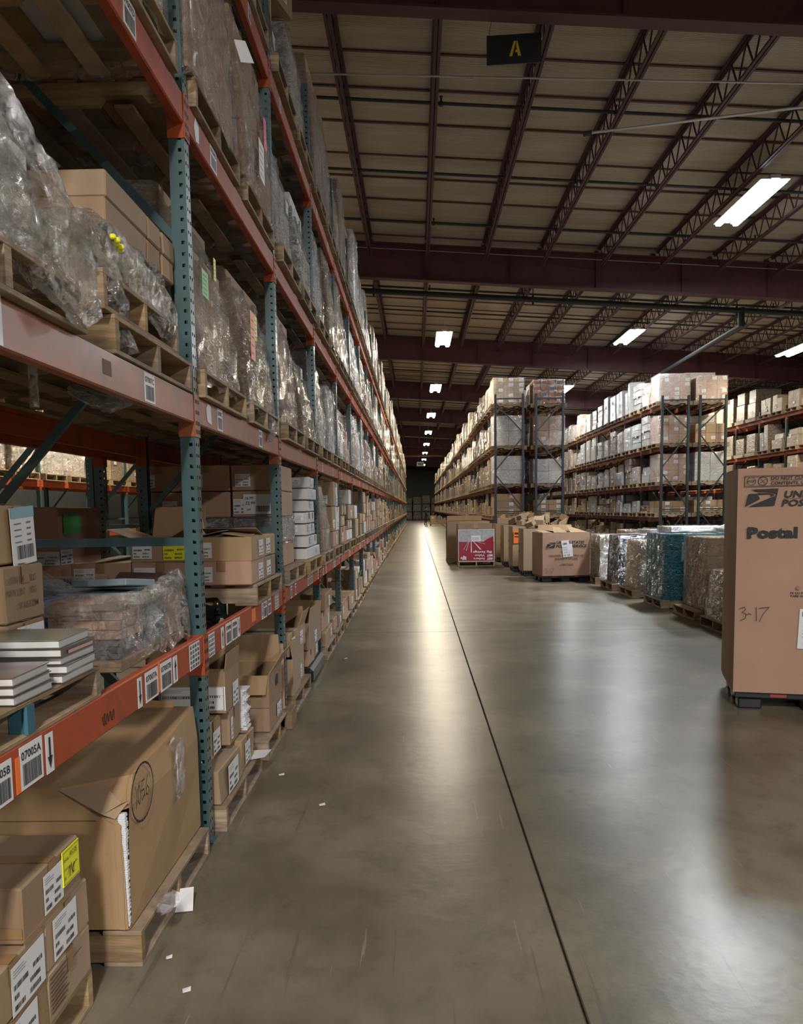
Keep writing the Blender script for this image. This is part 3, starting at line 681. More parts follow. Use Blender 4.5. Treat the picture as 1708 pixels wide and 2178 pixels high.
# ------------------------------------------------------------ pallets
def pallet_parts(wm='wood'):
    """4-way stringer pallet: x = 1.2 (stringers), y = 1.016; origin bottom centre"""
    parts = []
    L_ = 1.2; Wd = 1.016; st = .038
    b = MB()
    pr = [(-.6, .016), (-.38, .016), (-.35, .055), (-.17, .055), (-.14, .016), (.14, .016), (.17, .055), (.35, .055), (.38, .016), (.6, .016), (.6, .116), (-.6, .116)]
    n = len(pr)
    b.raw([(x, -st / 2, z) for x, z in pr] + [(x, st / 2, z) for x, z in pr], [(i, (i + 1) % n, (i + 1) % n + n, i + n) for i in range(n)] + [tuple(range(n - 1, -1, -1)), tuple(range(n, 2 * n))], wm)
    stm = b.mesh('stringer')
    for y in (-.489, 0, .489): parts.append(('stringer', stm, (0, y, 0)))
    for w in (.14, .09):
        b = MB(); b.cbox(-w / 2, -Wd / 2, 0, w / 2, Wd / 2, .0165, wm, .002); parts.append((w, b.mesh('deck_board'), None))
    big, sm = parts[-2][1], parts[-1][1]; parts = parts[:3]
    for i, x in enumerate((-.53, -.355, -.18, 0, .18, .355, .53)): parts.append(('deck_board', big if i in (0, 6) else sm, (x, 0, .1165)))
    for x in (-.53, -.26, 0, .26, .53): parts.append(('bottom_board', big if abs(x) > .5 else sm, (x, 0, 0)))
    return parts
PALP = {m: pallet_parts(m) for m in ('wood', 'wood_light')}
def joined_pallet(m):
    b = MB()
    for n, me, loc in PALP[m]:
        vs = [(v.co.x + loc[0], v.co.y + loc[1], v.co.z + loc[2]) for v in me.vertices]
        b.raw(vs, [tuple(p.vertices) for p in me.polygons], m)
    return b.mesh('pallet')
PALJ = {m: joined_pallet(m) for m in PALP}
PH = .133
def pallet(x, y, z, label, parts=True, m='wood', rz=0, sy=1.0, sx=1.0):
    if parts:
        o = thing('pallet', label, 'pallet', (x, y, z), rz, 'wooden pallets')
        for n, me, loc in PALP[m]: link(n, me, o, loc)
    else:
        o = link('pallet', PALJ[m], None, (x, y, z), rz); tag(o, label, 'pallet', 'wooden pallets')
    o.scale = (sx, sy, 1)
    return o

# ------------------------------------------------------------ cartons
def carton(loc, size, label, rz=0, m='cardboard', tape=True, open_=None, labels=(), name='carton', jit=.004, seed=0, group=None, edge=.006):
    """size (sx, sy, sz), origin bottom centre. open_: dict of flap angles {'+x':deg,...} measured up from flat-out"""
    sx, sy, sz = size; r = random.Random(seed + 17)
    o = thing(name, label, 'carton', loc, rz, group)
    b = MB()
    if not open_:
        b.cbox(-sx / 2, -sy / 2, 0, sx / 2, sy / 2, sz, m, edge, None, jit, r)
        b.build('box_body', o)
        if tape:
            t = MB(); w = .026
            if sx >= sy: t.box(-sx / 2 - .001, -w, sz + .0006 + jit, sx / 2 + .001, w, sz + .0014 + jit, 'tape'); t.box(sx / 2 + jit, -w, sz - .06, sx / 2 + .001 + jit, w, sz, 'tape')
            else: t.box(-w, -sy / 2 - .001, sz + .0006 + jit, w, sy / 2 + .001, sz + .0014 + jit, 'tape'); t.box(-w, -sy / 2 - .001 - jit, sz - .06, w, -sy / 2 - jit, sz, 'tape')
            t.build('tape', o)
    else:
        t = .004; m2 = 'cardboard_inside'
        b.box(-sx / 2, -sy / 2, 0, sx / 2, sy / 2, t, m)
        b.box(-sx / 2, -sy / 2, t, sx / 2, -sy / 2 + t, sz, m); b.box(-sx / 2, sy / 2 - t, t, sx / 2, sy / 2, sz, m)
        b.box(-sx / 2, -sy / 2 + t, t, -sx / 2 + t, sy / 2 - t, sz, m); b.box(sx / 2 - t, -sy / 2 + t, t, sx / 2, sy / 2 - t, sz, m)
        b.build('box_body', o)
        for side, (ang, ln) in open_.items():
            a = R(ang); f = MB(); wd = (sy if 'x' in side else sx) / 2 - .004
            ox, oz = cos(a) * ln, sin(a) * ln
            nx, nz = -sin(a) * .004, cos(a) * .004
            prof = [(0, 0), (ox, oz), (ox + nx, oz + nz), (nx, nz)]
            sg = 1 if side[0] == '+' else -1
            vs = []
            for wv in (-wd, wd):
                for i_, (p, q) in enumerate(prof):
                    k_ = .94 if i_ in (1, 2) else 1
                    if 'x' in side: vs.append((sg * (sx / 2 + p), wv * k_, sz + q))
                    else: vs.append((wv * k_, sg * (sy / 2 + p), sz + q))
            f.raw(vs, ((0, 1, 2, 3), (7, 6, 5, 4), (0, 4, 5, 1), (1, 5, 6, 2), (2, 6, 7, 3), (3, 7, 4, 0)), m if ang > 80 else m2)
            f.build('flap', o)
    for lb in labels:
        face, a, c_, w, h = lb[:5]; kind = lb[5] if len(lb) > 5 else 'ship'
        if face == '+x': O = (sx / 2 + jit, a - w / 2, c_); pl = PX
        elif face == '-x': O = (-sx / 2 - jit, -a + w / 2, c_); pl = NX
        else: O = (a - w / 2, -sy / 2 - jit, c_); pl = NY
        if kind == 'ship': ship_label(O, *pl, w, h, parent=o, seed=seed)
        elif kind == 'border': ship_label(O, *pl, w, h, parent=o, seed=seed, border=True)
        else:
            s = Sheet(O, *pl); s.slab(0, 0, w, h, kind); 
            for i in range(4): s.rect(.12 * w, (.15 + .2 * i) * h, w * .7, .03 * h, 'grey_ink')
            s.build('sticker', o)
    return o

# ------------------------------------------------------------ wrapped loads
def film_mesh(sx, sy, sz, seed, mname='stretch_film', amp=.014, nx=11, nz=13, lean=(0, 0), top=True, taper=0.0, skirt=.05, name='stretch_wrap'):
    r = random.Random(seed); per = []
    nseg = nx * 4
    def ring(z, t):
        out = []
        for i in range(nseg):
            side, f = divmod(i, nx); f = f / nx
            k = 1 - taper * t * t
            hx, hy = sx / 2 * k + .012, sy / 2 * k + .012
            cr = .03
            P = [(hx, -hy + 2 * hy * f), (hx - 2 * hx * f, hy), (-hx, hy - 2 * hy * f), (-hx + 2 * hx * f, -hy)][side]
            d = amp * (sin(i * 1.9 + z * 17 + seed) * .5 + sin(i * .7 - z * 9 + seed * 2.3) * .5 + r.uniform(-.5, .5))
            if f == 0: d = -.006
            n = [(1, 0), (0, 1), (-1, 0), (0, -1)][side]
            out.append((P[0] + n[0] * abs(d) + lean[0] * t * t, P[1] + n[1] * abs(d) + lean[1] * t * t, z))
        return out
    b = MB(); vs = []; fs = []
    for j in range(nz + 1):
        t = j / nz; z = -skirt + (sz + skirt + .01) * t
        rg = ring(z, t)
        if j == 0: rg = [(x, y, zz + r.uniform(-.03, .02)) for x, y, zz in rg]
        vs += rg
    for j in range(nz):
        for i in range(nseg):
            a = j * nseg + i; c = j * nseg + (i + 1) % nseg; fs.append((a, c, c + nseg, a + nseg))
    if top:
        base = nz * nseg; k = .72; nb = len(vs)
        vs += [((x - lean[0]) * k + lean[0], (y - lean[1]) * k + lean[1], z + r.uniform(0, .012)) for x, y, z in vs[base:base + nseg]]
        for i in range(nseg): fs.append((base + i, base + (i + 1) % nseg, nb + (i + 1) % nseg, nb + i))
    b.raw(vs, fs, mname)
    return b.mesh(name, True)
CM = {}
def unit_carton(m):
    if m not in CM: b = MB(); b.cbox(-.5, -.5, 0, .5, .5, 1, m, .012); CM[m] = b.mesh('carton')
    return CM[m]
def wrapped_load(loc, size, label, nx=2, ny=2, nz=4, seed=0, m='cardboard', filmm='stretch_film', lean=(0, 0), taper=0, stickers=(), jag=0.0, group='stretch-wrapped pallet loads', film=True, rz=0, labs=0, skirt=.05, drop=()):
    sx, sy, sz = size; r = random.Random(seed)
    o = thing('wrapped_load', label, 'pallet load', loc, rz, group)
    uc = unit_carton(m); dx, dy, dz = sx / nx, sy / ny, sz / nz
    for k in range(nz):
        t = (k + .5) / nz; kk = 1 - taper * t * t
        for j in range(ny):
            for i in range(nx):
                if (i, j, k) in drop: continue
                if 0 < i < nx - 1 and 0 < j < ny - 1 and k < nz - 1: continue
                c = link('carton', uc, o, (((i + .5) * dx - sx / 2) * kk + lean[0] * t * t, ((j + .5) * dy - sy / 2) * kk + lean[1] * t * t, k * dz))
                c.scale = (dx * kk * (1 - r.uniform(.005, .03)), dy * kk * (1 - r.uniform(.005, .03)), dz * .985)
                if labs and r.random() < labs:
                    if j == 0: tag_lab(o, c, dx, dy, dz, 'y', k)
    if film: link('stretch_wrap', film_mesh(sx, sy, sz, seed, filmm, .024, lean=lean, taper=taper, skirt=skirt), o)
    for st in stickers:
        face, a, z, w, h, mm = st
        if face == '+x': O = (sx / 2 + .026 + lean[0] * (z / sz) ** 2 - taper * sx / 2 * (z / sz) ** 2, a - w / 2, z); pl = PX
        elif face == '-x': O = (-sx / 2 - .026, -a + w / 2, z); pl = NX
        else: O = (a - w / 2, -sy / 2 - .026, z); pl = NY
        if mm == 'ship': ship_label(O, *pl, w, h, parent=o, seed=seed)
        else:
            s = Sheet(O, *pl); s.slab(0, 0, w, h, mm)
            for i in range(5): s.rect(.12 * w, (.12 + .17 * i) * h, w * r.uniform(.4, .76), .035 * h, 'grey_ink')
            s.build('sticker', o)
    return o
s = Sheet((0, 0, 0), *NY); s.slab(-.07, 0, .14, .1, 'paper'); s.barcode(-.05, .02, .1, .03, 'grey_ink', 3, n=10); s.rect(-.05, .07, .07, .01, 'grey_ink'); LABY = s.mb.mesh('carton_label')
def tag_lab(o, c, dx, dy, dz, ax, k):
    link('carton_label', LABY, o, (c.location.x + .08, c.location.y - dy / 2 - .002, c.location.z + dz * .35))

# unit shapes for far loads
def far_shape(seed, m, horiz=True):
    r = random.Random(seed); b = MB(); style = seed % 4
    if style == 0: b.cbox(-.5, -.5, 0, .5, .5, .97, m, .03, None, .015, r)
    elif style == 1:
        for j in range(4): q = r.uniform(0, .03); b.cbox(-.5 + q, -.5 + q, j * .245, .5 - q, .5 - r.uniform(0, .03), j * .245 + .24, m, .012, None, .008, r)
    elif style == 2:
        for j in range(2):
            for i in range(2):
                h = r.uniform(.72, 1.0); b.cbox(-.5 + j * .5, -.5 + i * .5, 0, j * .5, i * .5 - .01, h, m, .015, None, .012, r)
    else:
        b.cbox(-.5, -.5, 0, .5, .5, .6, m, .02, None, .01, r); b.cbox(-.47, -.42, .6, .44, .46, .98, m, .03, None, .02, r)
    for fx in range(2):
        if r.random() < .8:
            y = r.uniform(-.38, .1); z = r.uniform(.15, .7); x = .516
            b.box(x - .006, y, z, x, y + .17, z + .1, 'paper'); b.box(-x, y, z, -x + .006, y + .17, z + .1, 'paper')
    b.box(-.2 + r.uniform(0, .2), -.517, .3, .0 + r.uniform(0, .2), -.511, .42, 'paper')
    return b.mesh('wrapped_load')
FAR = {mm: [far_shape(s_, mm) for s_ in range(8)] for mm in ('wrapped_goods', 'wrapped_white_goods', 'cardboard')}
rf = random.Random(77)
def far_load(x, y, z, sx, sy, sz, label, mm='wrapped_goods', group='stretch-wrapped pallet loads'):
    me = FAR[mm][rf.randrange(8)]
    o = link('wrapped_load', me, None, (x, y, z + .001), rf.choice((0, pi)) + rf.uniform(-.02, .02)); o.scale = (sx, sy, sz)
    tag(o, label, 'pallet load', group); return o
def far_load_mb(b, x, y, z, sx, sy, sz, mm):
    q = rf.uniform(0, .04)
    if rf.random() < .5: b.cbox(x - sx / 2, y - sy / 2, z, x + sx / 2, y + sy / 2, z + sz, mm, .02)
    else:
        h = sz * rf.uniform(.4, .7); b.cbox(x - sx / 2, y - sy / 2, z, x + sx / 2, y + sy / 2, z + h, mm, .02); b.cbox(x - sx / 2 + q, y - sy / 2 + q * 2, z + h, x + sx / 2 - q, y + sy / 2 - q, z + sz, mm, .02)

# ------------------------------------------------------------ nearest bay, floor
pallet(-1.69, 2.19, 0, 'pale wooden pallet on the floor at bottom left under the small taped cartons', m='wood_light')
G = 'cartons on the floor pallet at bottom left'
carton((-1.29, 2.42, .455), (.42, .40, .158), 'top carton at bottom left carrying a yellow date sticker', seed=1, jit=.002, labels=[('+x', .0, .018, .13, .115)], group=G)
o = bpy.data.objects['carton']
s = Sheet((.2135, .06, .045), *PX); s.slab(0, 0, .125, .108, 'yellow_sticker', .0035); s.O += s.n * .0028
for a, b_, w, h in ((.004, .004, .117, .0015), (.004, .102, .117, .0015), (.004, .004, .0015, .1), (.12, .004, .0015, .1), (.03, .075, .08, .001), (.04, .045, .07, .001), (.03, .018, .06, .001)): s.rect(a, b_, w, h, 'ink')
s.text('DATE', .008, .074, .009, 'ink'); s.text('STOCKED', .008, .046, .007, 'ink'); s.text('BY', .008, .018, .009, 'ink')
s.text('10 2 25', .05, .08, .013, 'pen', .02, .2)
s.stroke([(.03, .03), (.05, .05), (.045, .02), (.06, .055), (.065, .02), (.08, .05), (.075, .02), (.06, .035), (.1, .05)], .0025, 'pen'); s.build('date_sticker', o)
t = MB(); t.box(.2105, -.2, .0, .2125, .2, .012, 'tape'); t.box(-.21, -.2045, .02, .21, -.2035, .05, 'tape'); t.build('tape', o)
carton((-1.29, 2.515, .298), (.42, .32, .152), 'second-layer carton with white label, below the one with the yellow sticker', seed=2, jit=.002, labels=[('+x', -.03, .012, .17, .125)], group=G)
carton((-1.29, 2.155, .298), (.42, .38, .152), 'second-layer carton nearer the viewer with a large white label, bottom left', seed=3, jit=.002, labels=[('+x', .08, .0, .2, .135)], group=G)
c_ = carton((-1.29, 2.515, .14), (.42, .32, .152), 'bottom-layer carton with rows of small brown print, lower left', seed=4, jit=.002, group=G)
s = Sheet((.2125, -.15, .015), *PX)
for i in range(9): s.rect(.0, .012 + .013 * i, .10 + .012 * (i % 3), .006, 'print_brown')
s.rect(.16, .1, .07, .003, 'print_brown'); s.build('printed_text', c_)
carton((-1.29, 2.155, .14), (.42, .38, .152), 'bottom-layer carton nearest the viewer, cut by the lower left corner', seed=5, jit=.002, labels=[('+x', .02, .02, .2, .12)], group=G)
carton((-1.75, 2.33, .14), (.44, .66, .46), 'large plain carton behind the small taped cartons at bottom left', seed=6)

# big crushed carton marked 1056
pallet(-1.60, 3.44, 0, 'worn brown pallet under the big torn carton')
bc = thing('carton', 'very large brown carton with 1056 circled in marker and one torn corner', 'carton', (-1.60, 3.44, PH + .008))
b = MB()
x1, x0, y0, y1 = .56, -.44, -.51, .51
def ring(z, c, fx=0): return [(x0, y0, z), (x1 - c - .09, y0, z), (x1 - c, y0 + .0, z), (x1, y0 + c + .02, z), (x1 + fx, 0, z), (x1, y1, z), (x0, y1, z)]
R0 = ring(0, .004); R1 = ring(.30, .012, .02); R2 = ring(.43, .03, .02); R3 = ring(.52, .10, .01)
R3 = [(x0, y0, .53), (x1 - .22, y0 + .0, .52), (x1 - .12, y0 + .03, .485), (x1 - .01, y0 + .14, .525), (x1 + .0, .1, .55), (x1 - .015, y1, .575), (x0, y1, .575)]
rs = [R0, R1, R2, R3]; vs = [p for r_0 in rs for p in r_0]; n = 7
gap = 2                                                     # the split edge stays open
fs = [(j * n + i, j * n + (i + 1) % n, (j + 1) * n + (i + 1) % n, (j + 1) * n + i) for j in range(3) for i in range(n) if not (i == gap and j < 2)]
fs += [(3 * n, 3 * n + 1, 3 * n + 2, 3 * n + 3, 3 * n + 4, 3 * n + 5, 3 * n + 6), (6, 5, 4, 3, 2, 1, 0)]
b.raw(vs, fs, 'cardboard')
b.build('box_body', bc)
b = MB(); rr = random.Random(3)                              # torn liner edge and the white sheets showing through
for i in range(64):
    z = .006 + i * .0065; q = .004 * rr.random()
    b.box(x1 - .03 - q, y0 + .012 - q, z, x1 - .004 + q, y0 + .028 + q * 2, z + .0048, 'paper')
b.build('paper_stack', bc)
b = MB(); b.box(x1 - .06, y0 + .012, 0, x1 - .03, y0 + .06, .42, 'hole_shade'); b.build('inside_shade', bc)  # black block stands in for the shade inside the split edge
b = MB(); pp = [(x1 - .012, y0 - .003)]
for i in range(26):
    z = .42 * i / 25; w = .012 + .007 * rr.random() + (.03 if i > 23 else 0)
    if i: b.poly([(x1 - .02 - pw, y0 - .0025, pz), (x1 - .005 - pw * .6, y0 - .004, pz), (x1 - .005 - w * .6, y0 - .004, z), (x1 - .02 - w, y0 - .0025, z)], 'cardboard_inside')
    pz, pw = z, w
b.build('torn_edge', bc)
b = MB(); b.poly([(x1 - .23, y0 - .003, .515), (x1 - .07, y0 - .02, .43), (x1 - .012, y0 + .01, .46), (x1 - .08, y0 + .04, .52)], 'cardboard'); b.poly([(x1 - .07, y0 - .02, .43), (x1 - .03, y0 - .01, .41), (x1 + .006, y0 + .04, .46), (x1 - .012, y0 + .01, .46)], 'cardboard'); b.build('crushed_corner', bc)
b = MB(); b.box(x0, y0 - .002, .40, x1 - .1, y0 - .0005, .403, 'print_brown'); b.box(-.2, y0 - .0015, .0, -.196, y0 - .0005, .4, 'print_brown'); b.build('crease', bc)
b = MB(); rr = random.Random(9); pr = [(.38 - .78 * i / 22, rr.uniform(.0, .012)) for i in range(23)]
for (a1, h1), (a2, h2) in zip(pr, pr[1:]): b.poly([(x0 + .0 + (x1 - x0) * (.5 - a1), y1 - .02, .575), (x0 + (x1 - x0) * (.5 - a2), y1 - .02, .575), (x0 + (x1 - x0) * (.5 - a2), y1 - .02, .60 + h2), (x0 + (x1 - x0) * (.5 - a1), y1 - .02, .60 + h1)], 'cardboard_inside')
b.build('torn_flap', bc)
s = Sheet((x1 + .004, -.46, .30), *PX); O = s.O.copy()
n = 26; s.stroke([(.21 + .125 * cos(2 * pi * i / n + 1.9), .125 + .105 * sin(2 * pi * i / n + 1.9)) for i in range(n + 2)], .009, 'pen')
s.stroke([(.132, .085), (.138, .115), (.137, .165)], .006, 'pen'); s.stroke([(.170, .09), (.153, .11), (.155, .15), (.173, .16), (.19, .125), (.170, .09)], .006, 'pen')
s.stroke([(.235, .165), (.205, .165), (.2, .13), (.225, .13), (.23, .105), (.2, .095)], .006, 'pen'); s.stroke([(.275, .17), (.25, .14), (.247, .105), (.265, .095), (.28, .115), (.265, .13), (.25, .12)], .006, 'pen')
so = s.build('marker_number', bc); so.location = (.012, -.105, .03)
b = MB(); b.poly([(x1 + .012, .02, .525), (x1 + .012, .10, .53), (x1 + .012, .085, .545), (x1 + .012, .04, .54)], 'paper'); b.build('paper_scrap', bc)
g_ = link('tape', film_mesh(.004, .13, .2, 4, 'heavy_film', .002, 3, 4, top=False, skirt=0, name='tape'), bc, (x1 + .01, .12, .30))
b = MB(); b.poly([(-1.02, 3.34, .003), (-.93, 3.36, .003), (-.95, 3.46, .06), (-1.03, 3.42, .065)], 'paper'); tag(b.build('paper_sheet'), 'loose white paper sticking out from the pallet under the torn carton', 'paper')
b = MB(); rr = random.Random(6)
for i in range(16):
    y = 3.05 + rr.random() * .12; x = -.99 + rr.random() * .04; b.poly([(x, y, .134), (x + .03, y + .02, .14), (x + .02, y + .05, .165), (x - .01, y + .03, .16)], 'heavy_film')
tag(b.build('plastic_scrap'), 'crumpled torn plastic on the pallet edge in front of the torn carton', 'plastic')
for i, (x, y, s_, lb) in enumerate([(-.93, 2.98, .02, 'tiny white scrap on the floor just before the torn carton'), (-.81, 2.76, .025, 'small pale flake of paper on the dark floor, lower left'), (-.55, 4.6, .03, 'pale paint flake stuck to the floor beside the second pallet'), (-.86, 5.15, .03, 'pale splinter on the floor by the third pallet block'), (-.8, 9.3, .03, 'small white scrap on the floor beside the fourth upright')]):
    b = MB(); b.poly([(x, y, .002), (x + s_, y + s_ * .4, .003), (x + s_ * .8, y + s_ * 1.3, .008), (x - s_ * .3, y + s_, .002)], 'paper'); tag(b.build('paper_scrap'), lb, 'scrap')

# ------------------------------------------------------------ nearest bay, first shelf
z1 = LV[0]
pallet(-1.63, 2.235, z1, 'wooden pallet with one blue-painted stringer end under the book piles', m='wood').scale = (1, 1, .75)
b = MB(); b.box(-1.035, 2.203, z1 + .017, -1.029 + .004, 2.247, z1 + .117, 'wood_blue'); b.box(-1.08, 2.212, z1 + .017, -1.035, 2.215, z1 + .116, 'wood_blue'); b.build('blue_paint', bpy.data.objects['pallet.002'] if 'pallet.002' in bpy.data.objects else None).location = (1.63, -2.235, -z1)
def book(loc, size, rz, label, cover, spine='+x', group='hardback books on the first shelf pallet', title=None):
    sx, sy, sz = size; o = thing('book', label, 'book', loc, rz, group); c = .0028
    b = MB(); b.cbox(-sx / 2, -sy / 2, 0, sx / 2, sy / 2, c, cover, .0008); b.cbox(-sx / 2, -sy / 2, sz - c, sx / 2, sy / 2, sz, cover, .0008)
    if spine == '+x': b.cbox(sx / 2 - c, -sy / 2, 0, sx / 2 + .002, sy / 2, sz, cover, .001)
    else: b.cbox(-sx / 2 - .002, -sy / 2, 0, -sx / 2 + c, sy / 2, sz, cover, .001)
    b.build('cover', o)
    b = MB(); q = .005; b.box(-sx / 2 + q, -sy / 2 + q, c, sx / 2 - q, sy / 2 - q, sz - c, 'book_pages'); b.build('page_block', o)
    if title:
        s = Sheet((sx / 2 + .003, -.09, .006), *PX); s.rect(.0, 0, .19, sz * .4, 'book_pink'); s.build('spine_print', o)
    return o
zz = z1 + PH * .75 + .002
for i in range(3): book((-1.185 - .004 * i, 2.27, zz + i * .0245), (.31, .235, .024), .02 * i - .01, ['bottom book of the low front pile of three', 'middle book of the low front pile of three', 'top book of the low front pile, brown cover'][i], 'book_cover', '-x')
for i in range(5):
    book((-1.18 - (.0, -.004, .006, .0, .01)[i], 2.565 + (.0, .012, .02, .0, .0)[i], zz + i * .0255), (.31, .25, .025), (.0, .03, -.02, .0, .03)[i], ['lowest book of the tall rear pile', 'second book from the bottom of the rear pile', 'middle book of the rear pile of five', 'fourth book of the rear pile, spine with brown picture facing out', 'top book of the rear pile, grey-green cover'][i],
         'book_cover_green' if i == 4 else 'book_cover', '+x' if i == 3 else '-x', title=(i == 3))
G = 'cartons behind the book piles'
b = MB(); b.cbox(-2.0, 2.30, zz, -1.36, 2.99, zz + .018, 'wood', .003); tag(b.build('plank'), 'wooden plank on the pallet under the cartons behind the book piles', 'plank')
c_ = carton((-1.58, 2.83, zz + .022), (.56, .28, .112), 'low carton with white paper label behind the book piles', seed=21, labels=[('+x', .02, .02, .2, .08)], group=G)
c_ = carton((-1.58, 2.83, zz + .138), (.56, .28, .185), 'carton printed with weights in kg behind the book piles', seed=22, group=G)
s = Sheet((.2845, -.135, .03), *PX)
s.text('G.W.14', .02, .1, .022, 'print_brown', .01); s.text('KG', .17, .1, .022, 'print_brown', .01); s.text('N.W.13.0', .0, .06, .022, 'print_brown', .01); s.text('KG', .17, .06, .022, 'print_brown', .01); s.text('X 16.5 CM', .08, .015, .022, 'print_brown', .01); s.build('printed_text', c_)
c_ = carton((-1.585, 2.83, zz + .328), (.54, .27, .19), 'topmost carton with a tilted white barcode sheet, left edge of the picture', seed=23, group=G)
s = Sheet((.2745, -.05, -.01), (0, 1, .06), (0, -.06, 1)); s.slab(0, 0, .17, .19, 'paper', .003); s.O += s.n * .003; s.rect(0, .155, .17, .035, 'blue_sticker'); s.barcode(.03, .02, .12, .045, n=26)
for i in range(4): s.rect(.02, .075 + .02 * i, .05, .004, 'grey_ink'); s.rect(.11, .075 + .02 * i, .03, .006, 'grey_ink')
s.build('barcode_sheet', c_)
t = MB(); t.box(-.27, -.1405, .0, .27, -.1395, .02, 'tape'); t.build('tape', c_)

# wrapped, half-opened load of books on the first shelf
w = thing('wrapped_load', 'low half-opened pallet load of books in dusty loose stretch film on the first shelf', 'pallet load', (-1.62, 3.58, z1 + .045))
b = MB(); b.cbox(-.5, -.44, -.045, .52, .44, -.002, 'wood', .004); b.build('base_board', w)
def bstack(x, y, sx, sy, n, h, m, rz=0, z=0):
    for i in range(n):
        b = MB(); b.cbox(-sx / 2, -sy / 2, 0, sx / 2, sy / 2, h - .002, m, .002); q = b.build('book', w); q.location = (x + rb.uniform(-.004, .004), y, z + i * h); q.rotation_euler = (0, 0, rz)
rb = random.Random(8)
bstack(.38, -.28, .26, .26, 3, .024, 'book_dark'); bstack(.38, -.28, .27, .26, 4, .036, 'book_pink', z=.075)
bstack(.13, -.28, .22, .26, 3, .025, 'book_dark'); bstack(.10, -.28, .24, .26, 6, .024, 'book_blue', z=.078)
bstack(-.15, -.28, .24, .26, 7, .031, 'book_cover'); bstack(-.4, -.28, .22, .26, 7, .031, 'book_bluegrey')
bstack(.36, .02, .3, .28, 7, .032, 'book_bluegrey'); bstack(.36, .3, .3, .25, 6, .036, 'book_pink'); bstack(0, .05, .36, .3, 7, .031, 'book_bluegrey'); bstack(-.36, .05, .3, .3, 7, .031, 'book_cover'); bstack(0, .32, .36, .22, 6, .035, 'book_bluegrey')
for (x, y, z, a, t_, m_) in ((.05, -.10, .235, .5, .12, 'book_bluegrey'), (.36, -.02, .24, -.3, -.10, 'book_bluegrey'), (-.25, 0, .235, 1.1, .1, 'book_pink'), (.4, .28, .23, .2, .12, 'book_cover')):
    b = MB(); b.cbox(-.13, -.1, 0, .13, .1, .028, m_, .003); q = b.build('loose_book', w); q.location = (x, y, z); q.rotation_euler = (t_, t_ * .5, a)
link('stretch_wrap', film_mesh(1.06, .92, .24, 31, 'heavy_film', .03, 12, 9, skirt=.03, top=False, taper=.05), w)
def crumple(name, pts, rad, seed, m, parent=None, loc=(0, 0, 0), n=10, squash=1.0, amp=.35, twist=1.0):
    """crumpled hanging film: a lumpy tube along pts with sharp folds"""
    r = random.Random(seed); b = MB(); vs = []; fs = []
    P = [Vector(p) for p in pts]; k = 0
    fine = []
    for i in range(len(P) - 1):
        for t in (0, .25, .5, .75): fine.append((P[i].lerp(P[i + 1], t), rad[i] * (1 - t) + rad[i + 1] * t))
    fine.append((P[-1], rad[-1]))
    n2 = n * 2
    for j, (c, rd) in enumerate(fine):
        d = (fine[min(j + 1, len(fine) - 1)][0] - fine[max(j - 1, 0)][0]).normalized(); a = d.cross(Vector((.1, 1, .05))).normalized(); e = d.cross(a)
        for i in range(n2):
            th = 2 * pi * i / n2 + j * .05 * twist
            q = rd * (1 + amp * (sin(i * 2.4 + j * .9 + seed) * .5 + r.uniform(-.5, .5)))
            vs.append(c + a * cos(th) * q * squash + e * sin(th) * q)
    for j in range(len(fine) - 1):
        for i in range(n2): fs.append((j * n2 + i, j * n2 + (i + 1) % n2, (j + 1) * n2 + (i + 1) % n2, (j + 1) * n2 + i))
    b.raw(vs, fs, m); o = b.build(name, parent, loc); return o
crumple('wrap_bundle', [(-.25, -.2, .26), (-.1, -.22, .33), (.04, -.2, .34), (.16, -.22, .27), (.3, -.26, .245)], (.03, .05, .06, .035, .01), 3, 'heavy_film', w)
crumple('wrap_fold', [(-.5, -.47, .2), (-.1, -.475, .2), (.3, -.475, .19), (.53, -.44, .2), (.545, 0, .22), (.5, .4, .25)], (.02, .025, .02, .02, .03, .04), 6, 'heavy_film', w, n=5)

# cartons seen through the shelf: back-to-back rack and bay two
pallet(-2.96, 6.0, z1, 'pallet on the rear rack under the carton with the green note')
c_ = carton((-2.62, 6.0, z1 + PH), (.56, .75, .50), 'tall dark carton with a green note on its side, in the rear rack', seed=31, tape=False, m='cardboard_pink')
ship_label((.08, -.379, .12), *NY, .20, .09, parent=c_, seed=31); ship_label((.283, -.37, .12), *PX, .2, .1, parent=c_, seed=33)
s = Sheet((.283, -.30, .32), *PX); s.slab(0, 0, .3, .14, 'green_sticker'); s.build('green_note', c_)
carton((-3.18, 6.0, z1 + PH), (.5, .7, .25), 'low dark carton left of the one with the green note', seed=34)
carton((-3.18, 6.0, z1 + PH + .26), (.5, .66, .22), 'dark carton stacked left of the green-note carton', seed=35)
carton((-2.78, 4.95, z1 + .01), (.42, .4, .34), 'carton in the rear rack with strip of glossy tape, low behind the wrapped books', seed=36, labels=[('-y', -.12, .06, .1, .12)])
carton((-3.25, 4.95, z1 + .01), (.42, .42, .45), 'dim carton at the far left behind the barcode sheet', seed=37)
G = 'two layers of labelled cartons on the first shelf of the second bay'
pallet(-1.60, 5.86, z1, 'wooden pallet under the two layers of labelled cartons, second bay first shelf')
zz = z1 + PH + .003; n_ = 0
pos = ['right', 'middle', 'left']
